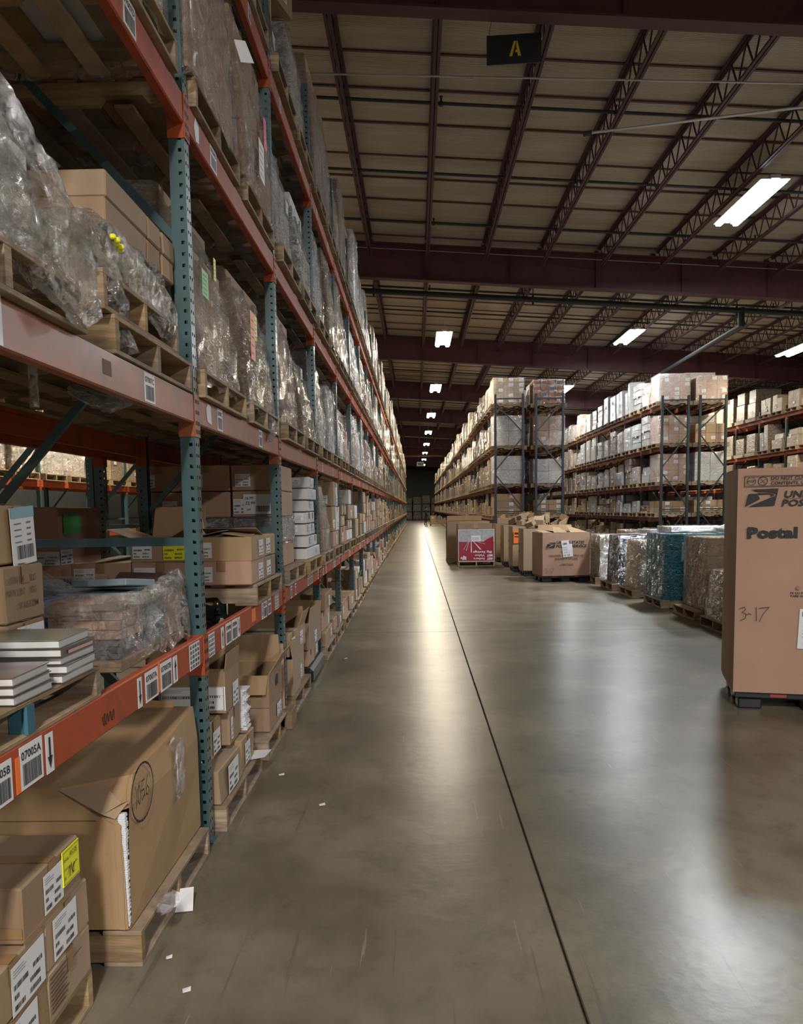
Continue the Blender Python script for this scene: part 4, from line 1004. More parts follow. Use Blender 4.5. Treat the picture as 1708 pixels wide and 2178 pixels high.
for lay in range(2):
    for i in range(3):
        for j in range(2):
            if lay == 1 and i == 2: continue
            x = -1.0 - .205 - .375 * i; y = 5.52 + .46 * j
            labs = []
            if j == 0: labs = [('-y', -.10 if i else -.12, .02, .13, .095)]
            if i == 0: labs.append(('+x', .08 if j == 0 else -.08, .02, .16, .1))
            lab_ = '%s-layer carton, %s of three, %s row on the second-bay first shelf' % (('lower', 'upper')[lay], pos[i], ('front', 'rear')[j])
            if lay == 1 and i == 1 and j == 0:
                c_ = carton((x, y, zz + .15 * lay), (.365, .45, .146), 'open carton with raised flap and a yellow label, seen left of the first upright', seed=40 + n_, open_={'+y': (75, .2), '-x': (20, .16), '+x': (100, .12)}, tape=False)
                ship_label((-.17, -.229, .02), *NY, .12, .095, parent=c_, seed=55)
                ship_label((.02, -.229, .01), *NY, .14, .11, parent=c_, seed=56, paper='yellow_sticker', name='yellow_label')
            elif lay == 1 and i == 0 and j == 0:
                c_ = carton((x, y, zz + .15 * lay), (.38, .45, .146), 'carton with loosely folded top flaps right of the first upright', seed=40 + n_, labels=labs, open_={'+x': (172, .19), '-x': (168, .19), '+y': (165, .2), '-y': (176, .2)})
            else: carton((x, y, zz + .15 * lay), (.37, .45, .146), lab_, seed=40 + n_, labels=labs, group=G, m='cardboard_pink' if j == 0 else 'cardboard')
            n_ += 1
# dark items low behind
crumple('plastic_heap', [(-1.95, 4.75, z1 + .0), (-1.5, 4.8, z1 + .02), (-1.12, 4.75, z1 - .005)], (.09, .11, .06), 12, 'black_plastic')
tag(bpy.data.objects['plastic_heap'], 'dark crumpled plastic heap on the first shelf just past the first upright', 'plastic')
# third bay first shelf: stack of cartons with handwritten price
pallet(-1.60, 7.26, z1, 'pallet under the stack with the handwritten price label')
G = 'cartons stacked behind the second upright'
n_ = 0; zz = z1 + PH + .003
for lay in range(4):
    for i in range(3):
        x = -1.08 - .185 - .375 * i
        if lay == 1 and i == 0: pass
        lb = '%s-layer carton, %s of three, behind the second upright' % (('bottom', 'second', 'third', 'top')[lay], pos[i])
        sz = .195
        if lay == 1:
            wrapped_load((x, 7.2, zz + lay * .205), (.36, .8, .19), 'silvery film-wrapped slab layer, %s third, behind the second upright' % pos[i], 1, 1, 2, seed=70 + i, group='film-wrapped slabs', skirt=.0, m='cardboard_white')
            continue
        labs = [('-y', -.09 if lay != 2 else .08, .03, .12, .1)] if not (lay == 2 and i == 1) else []
        c_ = carton((x, 7.2, zz + lay * .205), (.36, .8, .2), lb, seed=60 + n_, labels=[] if (lay == 2 and i == 0) else labs, group=G, m='cardboard_pink')
        if lay == 2 and i == 0:
            ship_label((-.17, -.405, .02), *NY, .12, .12, parent=c_, seed=5)
            s = Sheet((-.09, -.4065, .02), *NY); s.slab(0, 0, .22, .155, 'paper', .003); s.O += s.n * .003; s.text('16.99', .015, .115, .022, 'pen', .01, .2); s.text('22.99', .015, .075, .024, 'pen', .015, .2); s.text('pa', .03, .03, .02, 'pen', .01, .3); s.barcode(.1, .02, .11, .045, n=20); s.build('price_label', c_)
        n_ += 1
carton((-1.5, 7.15, zz + .82 + .001), (.1, .1, .01), 'thin pink-edged booklet lying on the stack behind the second upright', seed=3, tape=False, m='pink_sticker', name='booklet')
bpy.data.objects['booklet'].location = (-1.25, 6.9, zz + .82)

# ------------------------------------------------------------ nearest bay, second shelf
z2 = LV[1]
pallet(-1.60, 2.19, z2, 'pallet with pale edge under the hanging clear film, second shelf left')
b = MB(); b.box(.6, -.4, .03, .612, -.30, .13, 'red_plastic'); 
q = b.build('red_block', bpy.data.objects[[o.name for o in bpy.data.objects if o.get('label', '').startswith('pallet with pale edge')][0]]); q.location = (.0, .22, 0)
wl = wrapped_load((-1.60, 2.12, z2 + PH + .005), (1.1, .88, .5), 'bulging load under shiny clear film at the left edge, second shelf', 2, 2, 3, seed=81, m='cardboard_white', filmm='stretch_film', taper=.25)
crumple('hanging_film', [(.25, -.35, .46), (.42, -.2, .38), (.52, .05, .26), (.58, .28, .12), (.62, .40, -.02), (.65, .47, -.12)], (.16, .19, .18, .14, .10, .05), 5, 'heavy_film', wl, n=12, squash=.7, amp=.28)
pallet(-1.62, 3.52, z2, 'lower of two stacked pallets, second shelf before the first upright')
pallet(-1.63, 3.40, z2 + PH + .002, 'upper of two stacked pallets, second shelf before the first upright', sy=.9)
wl = wrapped_load((-1.62, 3.44, z2 + 2 * PH + .01), (1.04, .86, .19), 'crumpled dark film-wrapped layer with torn edges under the long flat cartons', 2, 2, 1, seed=83, m='cardboard', filmm='heavy_film', jag=.1)
crumple('hanging_film', [(.3, -.47, .15), (.45, -.46, .05), (.53, -.38, -.03), (.56, -.28, -.12), (.57, -.26, -.15), (.58, -.27, -.24)], (.06, .13, .10, .05, .02, .05), 9, 'heavy_film', wl, n=9, squash=.8)
crumple('torn_sheet', [(.55, -.3, .13), (.57, 0, .06), (.58, .3, -.02), (.57, .42, -.06)], (.06, .08, .07, .02), 19, 'heavy_film', wl, n=7, squash=.3)
b = MB()
for i in range(5): b.cbox(.57 + .008 * (i % 2), -.36 + i * .019, .125 - .006 * i, .59 + .008 * (i % 2), -.345 + i * .019, .143 - .006 * i, 'yellow_sticker', .004)
b.build('yellow_twine', wl)
G = 'long flat cartons on the crumpled wrapped layer'
zf = z2 + 2 * PH + .01 + .205
ly = [3.42, 3.76, 3.97]; ls = [.48, .18, .18]
for lay in range(2):
    for j in range(3):
        sh = .0 if lay == 0 else .03
        carton((-1.42 - .0 * lay, ly[j] + (.02 * lay) - .02, zf + lay * .098), (.66, ls[j] - .006, .094), '%s flat plain carton, %s of its row, second shelf before the first upright' % (('lower', 'upper')[lay], ('near long one', 'middle short one', 'far end one')[j]), seed=90 + lay * 3 + j, group=G, tape=False, jit=.002)
carton((-2.0, 3.42, zf + .02), (.44, .5, .17), 'flat carton further left behind the long flat cartons', seed=98)
# plastic strips hanging under the second shelf
b = MB(); b.tube((-1.16, 2.66, z2 - .02), (-1.16, 2.66, z2 - .22), .014, 'heavy_film', 7); tag(b.build('plastic_strip'), 'clear plastic strip hanging below the second shelf beam', 'plastic strip')
b = MB(); b.tube((-1.9, 3.4, z2 - .1), (-1.75, 3.3, z2 - .38), .012, 'heavy_film', 7); tag(b.build('plastic_strip'), 'second thin plastic strip hanging further left in the dark', 'plastic strip')
crumple('hanging_film', [(-1.22, 2.2, z2 + .0), (-1.2, 2.24, z2 - .05), (-1.2, 2.28, z2 - .11), (-1.2, 2.3, z2 - .17)], (.03, .06, .04, .008), 15, 'heavy_film'); tag(bpy.data.objects['hanging_film.002'] if 'hanging_film.002' in bpy.data.objects else bpy.data.objects['hanging_film'], 'crumpled film hanging below the second shelf at the left edge', 'plastic film')
crumple('hanging_film', [(-1.55, 3.95, z2 + .02), (-1.4, 3.98, z2 - .05), (-1.28, 3.97, z2 - .03)], (.07, .10, .05), 16, 'stretch_film', squash=.4)
for o in list(bpy.data.objects):
    if o.name.startswith('hanging_film') and not o.parent and not o.get('label'): tag(o, 'sagging clear film drooping below the second shelf near the first upright', 'plastic film')

# ------------------------------------------------------------ second bay, second shelf: tall wrapped loads
pallet(-1.60, 4.70, z2, 'pallet under the tall wrapped load with the green note', m='wood_light'); pallet(-1.60, 5.93, z2, 'pallet under the wrapped load with orange and yellow notes')
wrapped_load((-1.58, 4.66, z2 + PH + .005), (1.08, .94, .86), 'tall glossy wrapped load with a green note, second shelf past the first upright', 2, 2, 4, seed=101, m='cardboard', filmm='stretch_film', lean=(-.16, 0), taper=.06,
             stickers=[('-y', .42, .10, .12, .15, 'ship'), ('+x', -.16, .40, .13, .13, 'green_sticker'), ('+x', .30, .6, .05, .12, 'yellow_sticker')])
s = Sheet((.50 - .54 + .36, -.4985, .085), *NY); wl = [o for o in bpy.data.objects if o.get('label', '').startswith('tall glossy wrapped load with a green')][0]
s.slab(0, 0, .135, .15, 'paper', .002); s.O += s.n * .0035; s.text('3953172', .01, .01, .024, 'ink', .02, w=.115); s.barcode(.02, .05, .09, .04, n=20); s.rect(.01, .125, .11, .006, 'grey_ink'); s.rect(.02, .105, .07, .006, 'grey_ink'); s.build('number_label', wl)
wrapped_load((-1.58, 5.93, z2 + PH + .005), (1.08, 1.0, .80), 'wrapped load with orange and yellow notes, second shelf of the second bay', 2, 2, 3, seed=102, m='cardboard', lean=(-.14, 0),
             stickers=[('+x', -.28, .28, .14, .3, 'orange_sticker'), ('+x', -.02, .45, .09, .16, 'yellow_sticker')])
crumple('hanging_film', [(.5, .2, .0), (.57, .15, -.1), (.57, .12, -.2)], (.05, .05, .02), 25, 'stretch_film', [o for o in bpy.data.objects if o.get('label', '').startswith('wrapped load with orange and yellow')][0])
z3 = LV[2]
pallet(-1.60, 2.2, z3, 'dark pallet seen from below, third shelf at the left edge'); pallet(-1.60, 3.40, z3, 'pallet seen from below, third shelf before the first upright')
far = wrapped_load((-1.58, 3.42, z3 + PH + .005), (1.06, .98, .95), 'grey wrapped load on the third shelf before the first upright', 2, 2, 3, seed=103, m='cardboard_white')
wrapped_load((-1.58, 2.2, z3 + PH + .005), (1.06, .98, .95), 'wrapped load above the left edge of the picture, third shelf', 1, 1, 2, seed=104, film=False)
pallet(-1.60, 4.72, z3, 'pallet under the broad grey wrapped load, third shelf past the first upright'); pallet(-1.60, 5.95, z3, 'pallet under the wrapped load with the pink note')
wl = wrapped_load((-1.55, 4.62, z3 + PH + .005), (1.1, 1.0, .98), 'broad grey-brown wrapped load with a pen stroke, third shelf past the first upright', 2, 1, 3, seed=105, m='cardboard_pink', filmm='heavy_film', lean=(-.08, 0))
s = Sheet((.575, -.30, .42), *PX); s.stroke([(0, .06), (.03, 0), (.08, .05), (.14, .2)], .006, 'pen'); s.build('pen_mark', wl)
wl = wrapped_load((-1.55, 5.90, z3 + PH + .005), (1.1, 1.0, .98), 'wrapped load with a pink note and loose white flap, third shelf, second bay', 2, 2, 3, seed=106, m='cardboard_pink', filmm='heavy_film', lean=(-.10, 0),
             stickers=[('+x', .22, .42, .09, .2, 'pink_sticker'), ('+x', -.05, .12, .18, .24, 'paper')])
b = MB(); b.poly([(.50, -.47, .78), (.53, -.43, .67), (.60, -.37, .69), (.56, -.43, .79)], 'paper'); b.build('loose_paper', wl)
z4 = LV[3]
for k_, yy in ((-1, 2.2), (-1, 3.4), (0, 4.72), (0, 5.95)):
    pallet(-1.6, yy, z4, 'pallet under the highest load, top shelf, %s' % ({2.2: 'nearest of all', 3.4: 'just before the first upright', 4.72: 'just past the first upright', 5.95: 'before the second upright'}[yy]))
    wrapped_load((-1.58, yy, z4 + PH + .005), (1.06, .98, 1.0), 'wrapped load on the top shelf, %s' % ({2.2: 'nearest of all', 3.4: 'just before the first upright', 4.72: 'just past the first upright', 5.95: 'before the second upright'}[yy]), 1, 2, 2, seed=int(yy * 10))

# ------------------------------------------------------------ floor, second bay
pallet(-1.58, 4.74, 0, 'pallet with rounded worn block ends under the jumbled cartons past the first upright', m='wood')
zf = PH + .003; G = 'jumbled cartons on the floor pallet past the first upright'
carton((-1.22, 4.50, zf), (.42, .5, .175), 'crumpled bottom carton with curled white label, past the first upright', seed=111, jit=.014, labels=[('+x', .0, .01, .24, .15)])
carton((-1.22, 4.96, zf), (.42, .38, .185), 'bottom carton with label beside the white paper strip', seed=112, labels=[('+x', -.04, .03, .14, .12)], jit=.008)
carton((-1.27, 4.44, zf + .192), (.38, .34, .20), 'plain closed carton with label on its side, middle of the jumble', seed=113, labels=[('+x', .04, .02, .16, .12), ('-y', .1, .03, .1, .1, 'border')])
carton((-1.22, 4.78, zf + .20), (.36, .30, .19), 'narrow carton beside the closed one, middle layer of the jumble', seed=114, labels=[('+x', -.1, .03, .05, .12)])
carton((-1.235, 4.72, zf + .405), (.40, .36, .22), 'open carton with a big bordered shipping label on its front', seed=115, tape=False, open_={'+x': (84, .10), '+y': (88, .16), '-y': (165, .05), '-x': (70, .12)}, labels=[('-y', .02, .015, .36, .13, 'border'), ('+x', .06, .0, .14, .13)])
b = MB(); b.box(-1.2, 4.62, zf + .55, -1.1, 4.86, zf + .56, 'paper'); tag(b.build('paper_sheet'), 'white booklet inside the open carton with the big bordered label', 'paper')
b = MB(); rr = random.Random(2)
for i in range(34): q = rr.uniform(-.012, .012); b.box(-1.3 + q, 5.0 + q * .5, zf + .19 + i * .0072, -1.03 + q, 5.12 + q, zf + .196 + i * .0072, 'paper')
tag(b.build('paper_stack'), 'ragged stack of white printed sheets standing beside the jumbled cartons', 'paper', None, 'stuff')
carton((-1.75, 4.74, zf), (.55, .95, .3), 'plain dark carton behind the jumble past the first upright', seed=117)
b = MB(); b.raw([(-1.05, 5.02, PH + .002), (-.93, 5.06, PH + .012), (-.92, 5.26, PH + .004), (-1.05, 5.25, PH + .002)], ((0, 1, 2, 3),), 'paper'); tag(b.build('slip_sheet'), 'grey slip sheet curling over the pallet beside the jumbled cartons', 'sheet')

pallet(-1.58, 5.98, 0, 'pallet under the open carton marked 68 before the second upright')
c_ = carton((-1.22, 5.95, zf), (.44, .55, .16), 'bottom carton under the open one marked 68', seed=118, labels=[('+x', .1, .04, .18, .09)])
c_ = carton((-1.22, 5.95, zf + .168), (.44, .55, .22), 'open carton marked 68 with hanging and raised flaps', seed=119, tape=False, open_={'+x': (58, .17), '-y': (-72, .13), '+y': (92, .2), '-x': (70, .2)})
s = Sheet((.2235, -.02, .1), *PX); s.text('68', 0, 0, .07, 'ink', .05); s.build('marker_number', c_)
b = MB(); b.box(-1.92, 6.33, zf + .01, -1.0, 6.345, zf + .50, 'cardboard_pink'); b.box(-1.92, 6.33, zf, -1.9, 6.5, zf + .4, 'cardboard_pink'); tag(b.build('cardboard_sheet'), 'tall pinkish cardboard sheet standing behind the open carton marked 68', 'cardboard')
carton((-1.78, 5.9, zf), (.5, .6, .32), 'plain carton in the dark left of the open one marked 68', seed=121, m='cardboard_pink')
b = MB(); b.cbox(-1.0, 6.28, .0, -.94, 6.52, .14, 'wood', .004); tag(b.build('wood_block'), 'short wooden board standing against the foot of the second upright', 'board')

# ------------------------------------------------------------ further bays: loose cartons on floor and first shelf
rc = random.Random(2024)
half = ('near', 'far')
def loose(k, hf, lev, yc, z, zmax, seed, white=False):
    r = random.Random(seed); G = 'loose cartons on the lower shelves of the left rack'
    where = '%s bay %s' % (ordn[k + 1], 'floor' if lev == 0 else 'first shelf')
    zc = z; lay = 0; names = ['bottom', 'second', 'third', 'fourth', 'fifth', 'sixth', 'seventh']
    while True:
        h = r.choice((.15, .19, .22, .26, .3)) if not white else .105
        if zc + h > z + zmax or lay > 6: break
        if lay and r.random() < .12 and not white: break
        ny = 2 if r.random() < .65 else 1; tot = r.uniform(.84, .98) if lay == 0 else tot * r.uniform(.82, 1.0)
        for j in range(ny):
            dy = tot / ny; y = yc - tot / 2 + dy * (j + .5); sx = r.uniform(.36, .5); x = -1.0 - sx / 2 - r.uniform(0, .04)
            m_ = 'cardboard_white' if white or r.random() < .1 else r.choice(('cardboard', 'cardboard', 'cardboard_pink'))
            labs = []
            if r.random() < .6: labs.append(('+x', r.uniform(-.05, .05), .03, min(.16, dy * .5), min(.11, h * .6)))
            if r.random() < .55: labs.append(('-y', r.uniform(-.02, .08), .03, .15, min(.1, h * .6)))
            if r.random() < .07: labs.append(('+x', -dy * .3, .05, .08, .08, r.choice(('pink_sticker', 'orange_sticker', 'yellow_sticker'))))
            last = zc + h * 2 + .1 > z + zmax
            op = {'+x': (r.uniform(70, 110), .14), '-x': (r.uniform(60, 95), .14), '+y': (r.uniform(60, 100), .14)} if (r.random() < (.3 if last else .0)) and h > .16 and zc + h + .15 < z + zmax else None
            lb = '%s carton from the bottom, %s%s side, %s %s half' % (names[lay] if lay else 'first', 'near ' if j == 0 and ny == 2 else ('far ' if ny == 2 else ''), 'aisle', where, half[hf])
            carton((x, y, zc), (sx, dy - .012, h - .004), lb, rz=r.uniform(-.03, .03), seed=seed * 31 + lay * 3 + j, m=m_, labels=labs, group=G, open_=op, tape=op is None, jit=.003)
            if k < 5 and j == 0 and not white: pass
        zc += h + .006; lay += 1
    carton((-1.82, yc, z), (.5, .8, max(.2, min(zmax * .75, zc - z - .05))), 'plain carton at the back of the %s, %s half' % (where, half[hf]), seed=seed + 5, tape=False, group='plain cartons at the back of the shelves')
for k in range(1, 9):
    for hf in range(2):
        yc = YP(k) + (.64, 1.85)[hf]
        if k == 1: yc = (7.26, 8.42)[hf]
        # floor
        m_ = 'wood_light' if rc.random() < .3 else 'wood'
        if (k, hf) == (1, 1):
            b = MB(); b.cbox(-.6, -.5, .0, .6, .5, .15, 'black_plastic', .03); pp_ = b.build('plastic_pallet', None, (-1.58, yc, 0)); tag(pp_, 'black plastic pallet on the floor before the third upright', 'pallet'); zz = .153
        else:
            pallet(-1.58, yc, 0, 'wooden floor pallet, %s half of the %s bay of the left rack' % (half[hf], ordn[k + 1]), parts=k < 4, m=m_); zz = PH + .003
        loose(k, hf, 0, yc, zz, .68, 500 + k * 10 + hf)
        # first shelf
        if not (k == 1 and hf == 0):
            pallet(-1.58, yc, z1, 'first-shelf pallet, %s half of the %s bay of the left rack' % (half[hf], ordn[k + 1]), parts=k < 4, m='wood_light' if (k, hf) == (1, 1) else m_)
            if (k, hf) == (2, 0):
                wrapped_load((-1.52, yc, z1 + PH + .005), (1.0, .8, .72), 'small bale under loose cloudy film on the first shelf behind the third upright', 2, 2, 3, seed=61, filmm='heavy_film', taper=.2)
            else: loose(k, hf, 1, yc, z1 + PH + .003, .82, 700 + k * 10 + hf, white=(k, hf) == (1, 1))
def stickset(r):
    out = []
    if r.random() < .45: out.append(('+x', r.uniform(-.3, .3), r.uniform(.2, .6), .12, .1, 'ship'))
    if r.random() < .35: out.append(('-y', r.uniform(.2, .4), r.uniform(.1, .6), .13, .12, 'ship'))
    if r.random() < .12: out.append(('+x', r.uniform(-.3, .3), r.uniform(.3, .6), .1, .14, r.choice(('green_sticker', 'orange_sticker', 'yellow_sticker', 'pink_sticker'))))
    return out
for k in range(1, NIND):
    for lev in (2, 3, 4):
        for hf in range(2):
            yc = YP(k) + (.64, 1.85)[hf]; z = LV[lev - 1]
            r = random.Random(k * 100 + lev * 10 + hf)
            lvw = ('', '', 'second', 'third', 'top')[lev]
            pallet(-1.58, yc, z, '%s-shelf pallet, %s half of the %s bay of the left rack' % (lvw, half[hf], ordn[k + 1]), parts=(k < 3))
            hmax = {2: 1.12, 3: 1.14, 4: 1.42}[lev]
            h = r.uniform(.62, .98) * hmax
            if k == 1 and lev == 4: h = (.42, .9)[hf]
            if lev == 4 and k > 1: h = r.uniform(.93, 1.12) * 1.33
            lb = 'wrapped pallet load, %s half of the %s bay, %s shelf of left rack' % (half[hf], ordn[k + 1], lvw)
            sx, sy = r.uniform(1.0, 1.1), r.uniform(.9, 1.02)
            if k < 7:
                wrapped_load((-1.56, yc, z + PH + .004), (sx, sy, h), lb, 2, r.choice((1, 2)), r.choice((2, 3, 4)), seed=k * 37 + lev * 5 + hf, m=r.choice(('cardboard', 'cardboard', 'cardboard_pink', 'cardboard_white')),
                             filmm=r.choice(('stretch_film', 'stretch_film', 'heavy_film')), lean=(r.uniform(-.1, .02), 0), taper=r.choice((0, .05, .15)), stickers=stickset(r))
            else: far_load(-1.56, yc, z + PH, sx, sy, h, lb)
# open cartons on top of the third bay's top load
for i, (y, h_, rz) in enumerate(((7.05, .26, .1), (7.95, .3, -.25))):
    carton((-1.28, y, LV[3] + PH + (.44, .93)[i]), (.4, .38, h_), ('open carton with flaps spread, on the top shelf load before the third upright', 'open carton with upturned flaps high on the top shelf load')[i], rz, seed=130 + i, tape=False,
           open_={'+x': (40, .2), '-x': (60, .18), '-y': (30, .18), '+y': (60, .2)}, labels=[('+x', 0, .06, .12, .14), ('-y', 0, .06, .12, .14)])
for k in range(9, NIND):
    for lev in (0, 1):
        for hf in range(2):
            yc = YP(k) + (.64, 1.85)[hf]; z = 0 if lev == 0 else z1; r = random.Random(k * 50 + lev * 5 + hf)
            pallet(-1.58, yc, z, '%s pallet, %s half of the %s bay of the left rack' % (('floor', 'first-shelf')[lev], half[hf], ordn[k + 1]), parts=False)
            far_load(-1.56, yc, z + PH, 1.05, r.uniform(.85, 1), r.uniform(.3, .62) if lev == 0 else r.uniform(.4, .8), 'low pallet load, %s half of the %s bay, %s' % (half[hf], ordn[k + 1], ('floor level', 'first shelf')[lev]), 'cardboard')
b = MB(); rf.seed(5)
for k in range(NIND, NB - 1):
    for lev, z in enumerate([0] + LV):
        for hf in range(2):
            yc = YP(k) + (.64, 1.85)[hf]; b.box(-2.17, yc - .5, z, -.97, yc + .5, z + .13, 'wood')
            far_load_mb(b, -1.56, yc, z + .135, rf.uniform(1, 1.1), rf.uniform(.85, 1.02), (rf.uniform(.3, .6), rf.uniform(.4, .8), rf.uniform(.7, 1.05), rf.uniform(.75, 1.1), rf.uniform(1.1, 1.5))[lev], rf.choice(('wrapped_goods', 'wrapped_goods', 'wrapped_white_goods', 'cardboard')))
tag(b.build('far_pallet_loads'), 'pallet loads filling the left rack toward the far end of the aisle', 'pallet load', None, 'stuff')

# loads of the neighbour rack, seen through the shelves on the left
for k in range(0, 8):
    for lev in (1, 2):
        for hf in range(2):
            yc = 11.6 + BAY * k + (.64, 1.85)[hf]; z = RLV[lev]; r = random.Random(k * 9 + hf + lev)
            pallet(-7.74, yc, z, '%s-shelf pallet across the left neighbour aisle, %s half of its %s bay' % (('', 'second', 'third')[lev], half[hf], ordn[k]), parts=False, m='wood_light')
            if k < 3 and lev == 1: wrapped_load((-7.72, yc, z + PH + .004), (1.02, .92, .6), 'wrapped load across the left neighbour aisle, %s half of its %s bay' % (half[hf], ordn[k]), 2, 2, 2, seed=200 + k * 2 + hf, stickers=stickset(r))
            else: far_load(-7.72, yc, z + PH, 1.05, .95, r.uniform(.6, .95), '%s-shelf wrapped load beyond the left aisle, %s half of its %s bay' % (('', 'second', 'third')[lev], half[hf], ordn[k]))

# ------------------------------------------------------------ right racks: loads
def fill_right(xc, y0, nb, name, mm, ind, levels=(0, 1, 2, 3, 4), seed=1, top=1.12, skip_first=()):
    b = MB(); r = random.Random(seed)
    for k in range(nb):
        for lev in levels:
            z = ([0] + RLV)[lev]
            for hf in range(2):
                yc = y0 + BAY * k + (.64, 1.85)[hf]
                if k == 0 and hf == 0 and lev in skip_first: continue
                h = (r.uniform(.3, .85), r.uniform(.25, .8), r.uniform(.5, 1.0), r.uniform(.5, 1.08), r.uniform(.5, 1.05) * top)[lev]
                sx = r.uniform(.98, 1.1); sy = r.uniform(.78, .98)
                m_ = mm if lev >= 2 else r.choice(('cardboard', mm))
                if k < ind:
                    far_load(xc, yc, z + PH, sx, sy, h, '%s load, %s half of the %s bay, %s of the %s' % ('wrapped' if m_ != 'cardboard' else 'carton', half[hf], ordn[k], ('floor level', 'lowest shelf', 'second shelf', 'third shelf', 'top shelf')[lev], name), m_)
                    o = link('pallet', PALJ['wood'], None, (xc, yc, z)); tag(o, 'pallet, %s half of the %s bay, %s of the %s' % (half[hf], ordn[k], ('floor level', 'lowest shelf', 'second shelf', 'third shelf', 'top shelf')[lev], name), 'pallet', 'wooden pallets')
                else:
                    b.box(xc - .6, yc - .5, z, xc + .6, yc + .5, z + .13, 'wood'); far_load_mb(b, xc, yc, z + .135, sx, sy, h, m_)
    if b.v: tag(b.build('far_pallet_loads'), 'pallet loads receding along the %s' % name, 'pallet load', None, 'stuff')
fill_right(3.11, 29.0, 38, 'blue middle rack', 'wrapped_goods', 5, seed=3, skip_first=(1, 2, 3, 4))
fill_right(4.44, 29.0, 3, 'blue rack right half', 'wrapped_white_goods', 1, seed=4, skip_first=(1, 2, 3, 4))
fill_right(8.57, 29.0, 18, 'green right rack', 'wrapped_white_goods', 6, seed=5, skip_first=(1, 2, 3, 4))
fill_right(9.79, 29.0, 3, 'green rack right half', 'wrapped_white_goods', 1, seed=6, skip_first=(1, 2, 3, 4))
fill_right(14.08, 27.4, 9, 'outermost right rack', 'wrapped_goods', 3, seed=8, levels=(2, 3, 4))
# the end loads facing the viewer, with their cartons
ends = [(3.11, 4, .84, 3, 5, 'cardboard', 'tall load of small labelled cartons topping the end of the blue rack', .45, 'cartons'), (4.44, 4, .76, 4, 5, 'cardboard', 'load of purple and orange printed cartons topping the blue rack end', .1, 'p'),
        (3.11, 3, .98, 2, 2, 'cardboard_white', 'shiny wrapped load at the blue rack end, third shelf left', .3, ''), (4.44, 3, .95, 2, 2, 'cardboard_pink', 'shiny wrapped load at the blue rack end, third shelf right', .2, ''),
        (3.11, 2, .92, 4, 2, 'cardboard_white', 'silver wrapped load at the blue rack end, second shelf left', .3, ''), (4.44, 2, .80, 2, 2, 'cardboard_white', 'smooth grey wrapped load at the blue rack end, second shelf right', 0, ''),
        (3.11, 1, .72, 1, 3, 'cardboard', 'large plain cartons with white labels, blue rack end lowest shelf left', 1, 'open'), (4.44, 1, .50, 2, 3, 'cardboard', 'three layers of labelled cartons, blue rack end lowest shelf right', 1, 'open'),
        (8.57, 4, .88, 3, 6, 'cardboard_pink', 'load of thin flat cartons topping the end of the green rack', .45, ''), (9.79, 4, .80, 3, 4, 'cardboard_pink', 'load with a loose white sheet topping the green rack end', .3, ''),
        (8.57, 3, .90, 3, 3, 'cardboard_pink', 'labelled carton load at the green rack end, third shelf left', .6, ''), (9.79, 3, .62, 3, 2, 'cardboard', 'stepped pile of loose cartons at the green rack end, third shelf right', .5, 'open'),
        (8.57, 2, .90, 3, 5, 'cardboard_pink', 'brown wrapped cartons at the green rack end, second shelf left', .5, ''), (9.79, 2, .95, 2, 5, 'cardboard_white', 'grey wrapped slabs at the green rack end, second shelf right', 0, ''),
        (8.57, 1, .40, 2, 2, 'cardboard', 'low flat cartons at the green rack end, lowest shelf left', .6, 'open'), (9.79, 1, .42, 4, 2, 'cardboard', 'row of open-topped cartons at the green rack end, lowest shelf right', .4, 'open')]
for i, (xc, lev, h, nx, nz, m_, lb, labs, kind) in enumerate(ends):
    z = ([0] + RLV)[lev]
    o = link('pallet', PALJ['wood'], None, (xc, 29.64, z)); tag(o, 'pallet under the ' + ' '.join(lb.split()[:13]), 'pallet', 'wooden pallets')
    wo = wrapped_load((xc, 29.64, z + PH + .004), (1.02, .98, h), lb, nx, 2, nz, seed=300 + i, m=m_, labs=labs, film=kind != 'open', group=None, skirt=.0, filmm='clear_film')
    if kind == 'p':
        s = Sheet((-.5, -.519, .02), *NY); rr = random.Random(4)
        for a in range(4):
            for c in range(4):
                s.rect(.02 + a * .25, .02 + c * .19, .15, .10, 'orange_print' if (a * 3 + c * 5) % 4 else 'book_dark'); s.rect(.18 + a * .25, .03 + c * .19, .05, .13, 'book_dark')
        s.build('printed_panels', wo)
for (xa, xb, yy) in ((2.62, 3.6, 29.0), (3.96, 4.92, 29.0)): pass

# ------------------------------------------------------------ gaylord boxes and floor pallets on the right
def plastic_pallet(x, y, sx, sy, label, rz=0):
    o = thing('plastic_pallet', label, 'pallet', (x, y, 0), rz, 'black plastic pallets')
    b = MB(); b.cbox(-sx / 2, -sy / 2, .09, sx / 2, sy / 2, .135, 'black_plastic', .01); b.build('deck', o)
    for i in (-1, 0, 1):
        for j in (-1, 0, 1): b = MB(); b.cbox(i * (sx / 2 - .12) - .09, j * (sy / 2 - .12) - .09, .0, i * (sx / 2 - .12) + .09, j * (sy / 2 - .12) + .09, .09, 'black_plastic', .012); b.build('foot', o)
    b = MB(); b.box(-sx * .28, -sy / 2 - .002, .105, -sx * .18, -sy / 2, .128, 'red_plastic'); b.box(sx * .18, -sy / 2 - .002, .105, sx * .28, -sy / 2, .128, 'red_plastic'); b.build('red_mark', o)
    return o
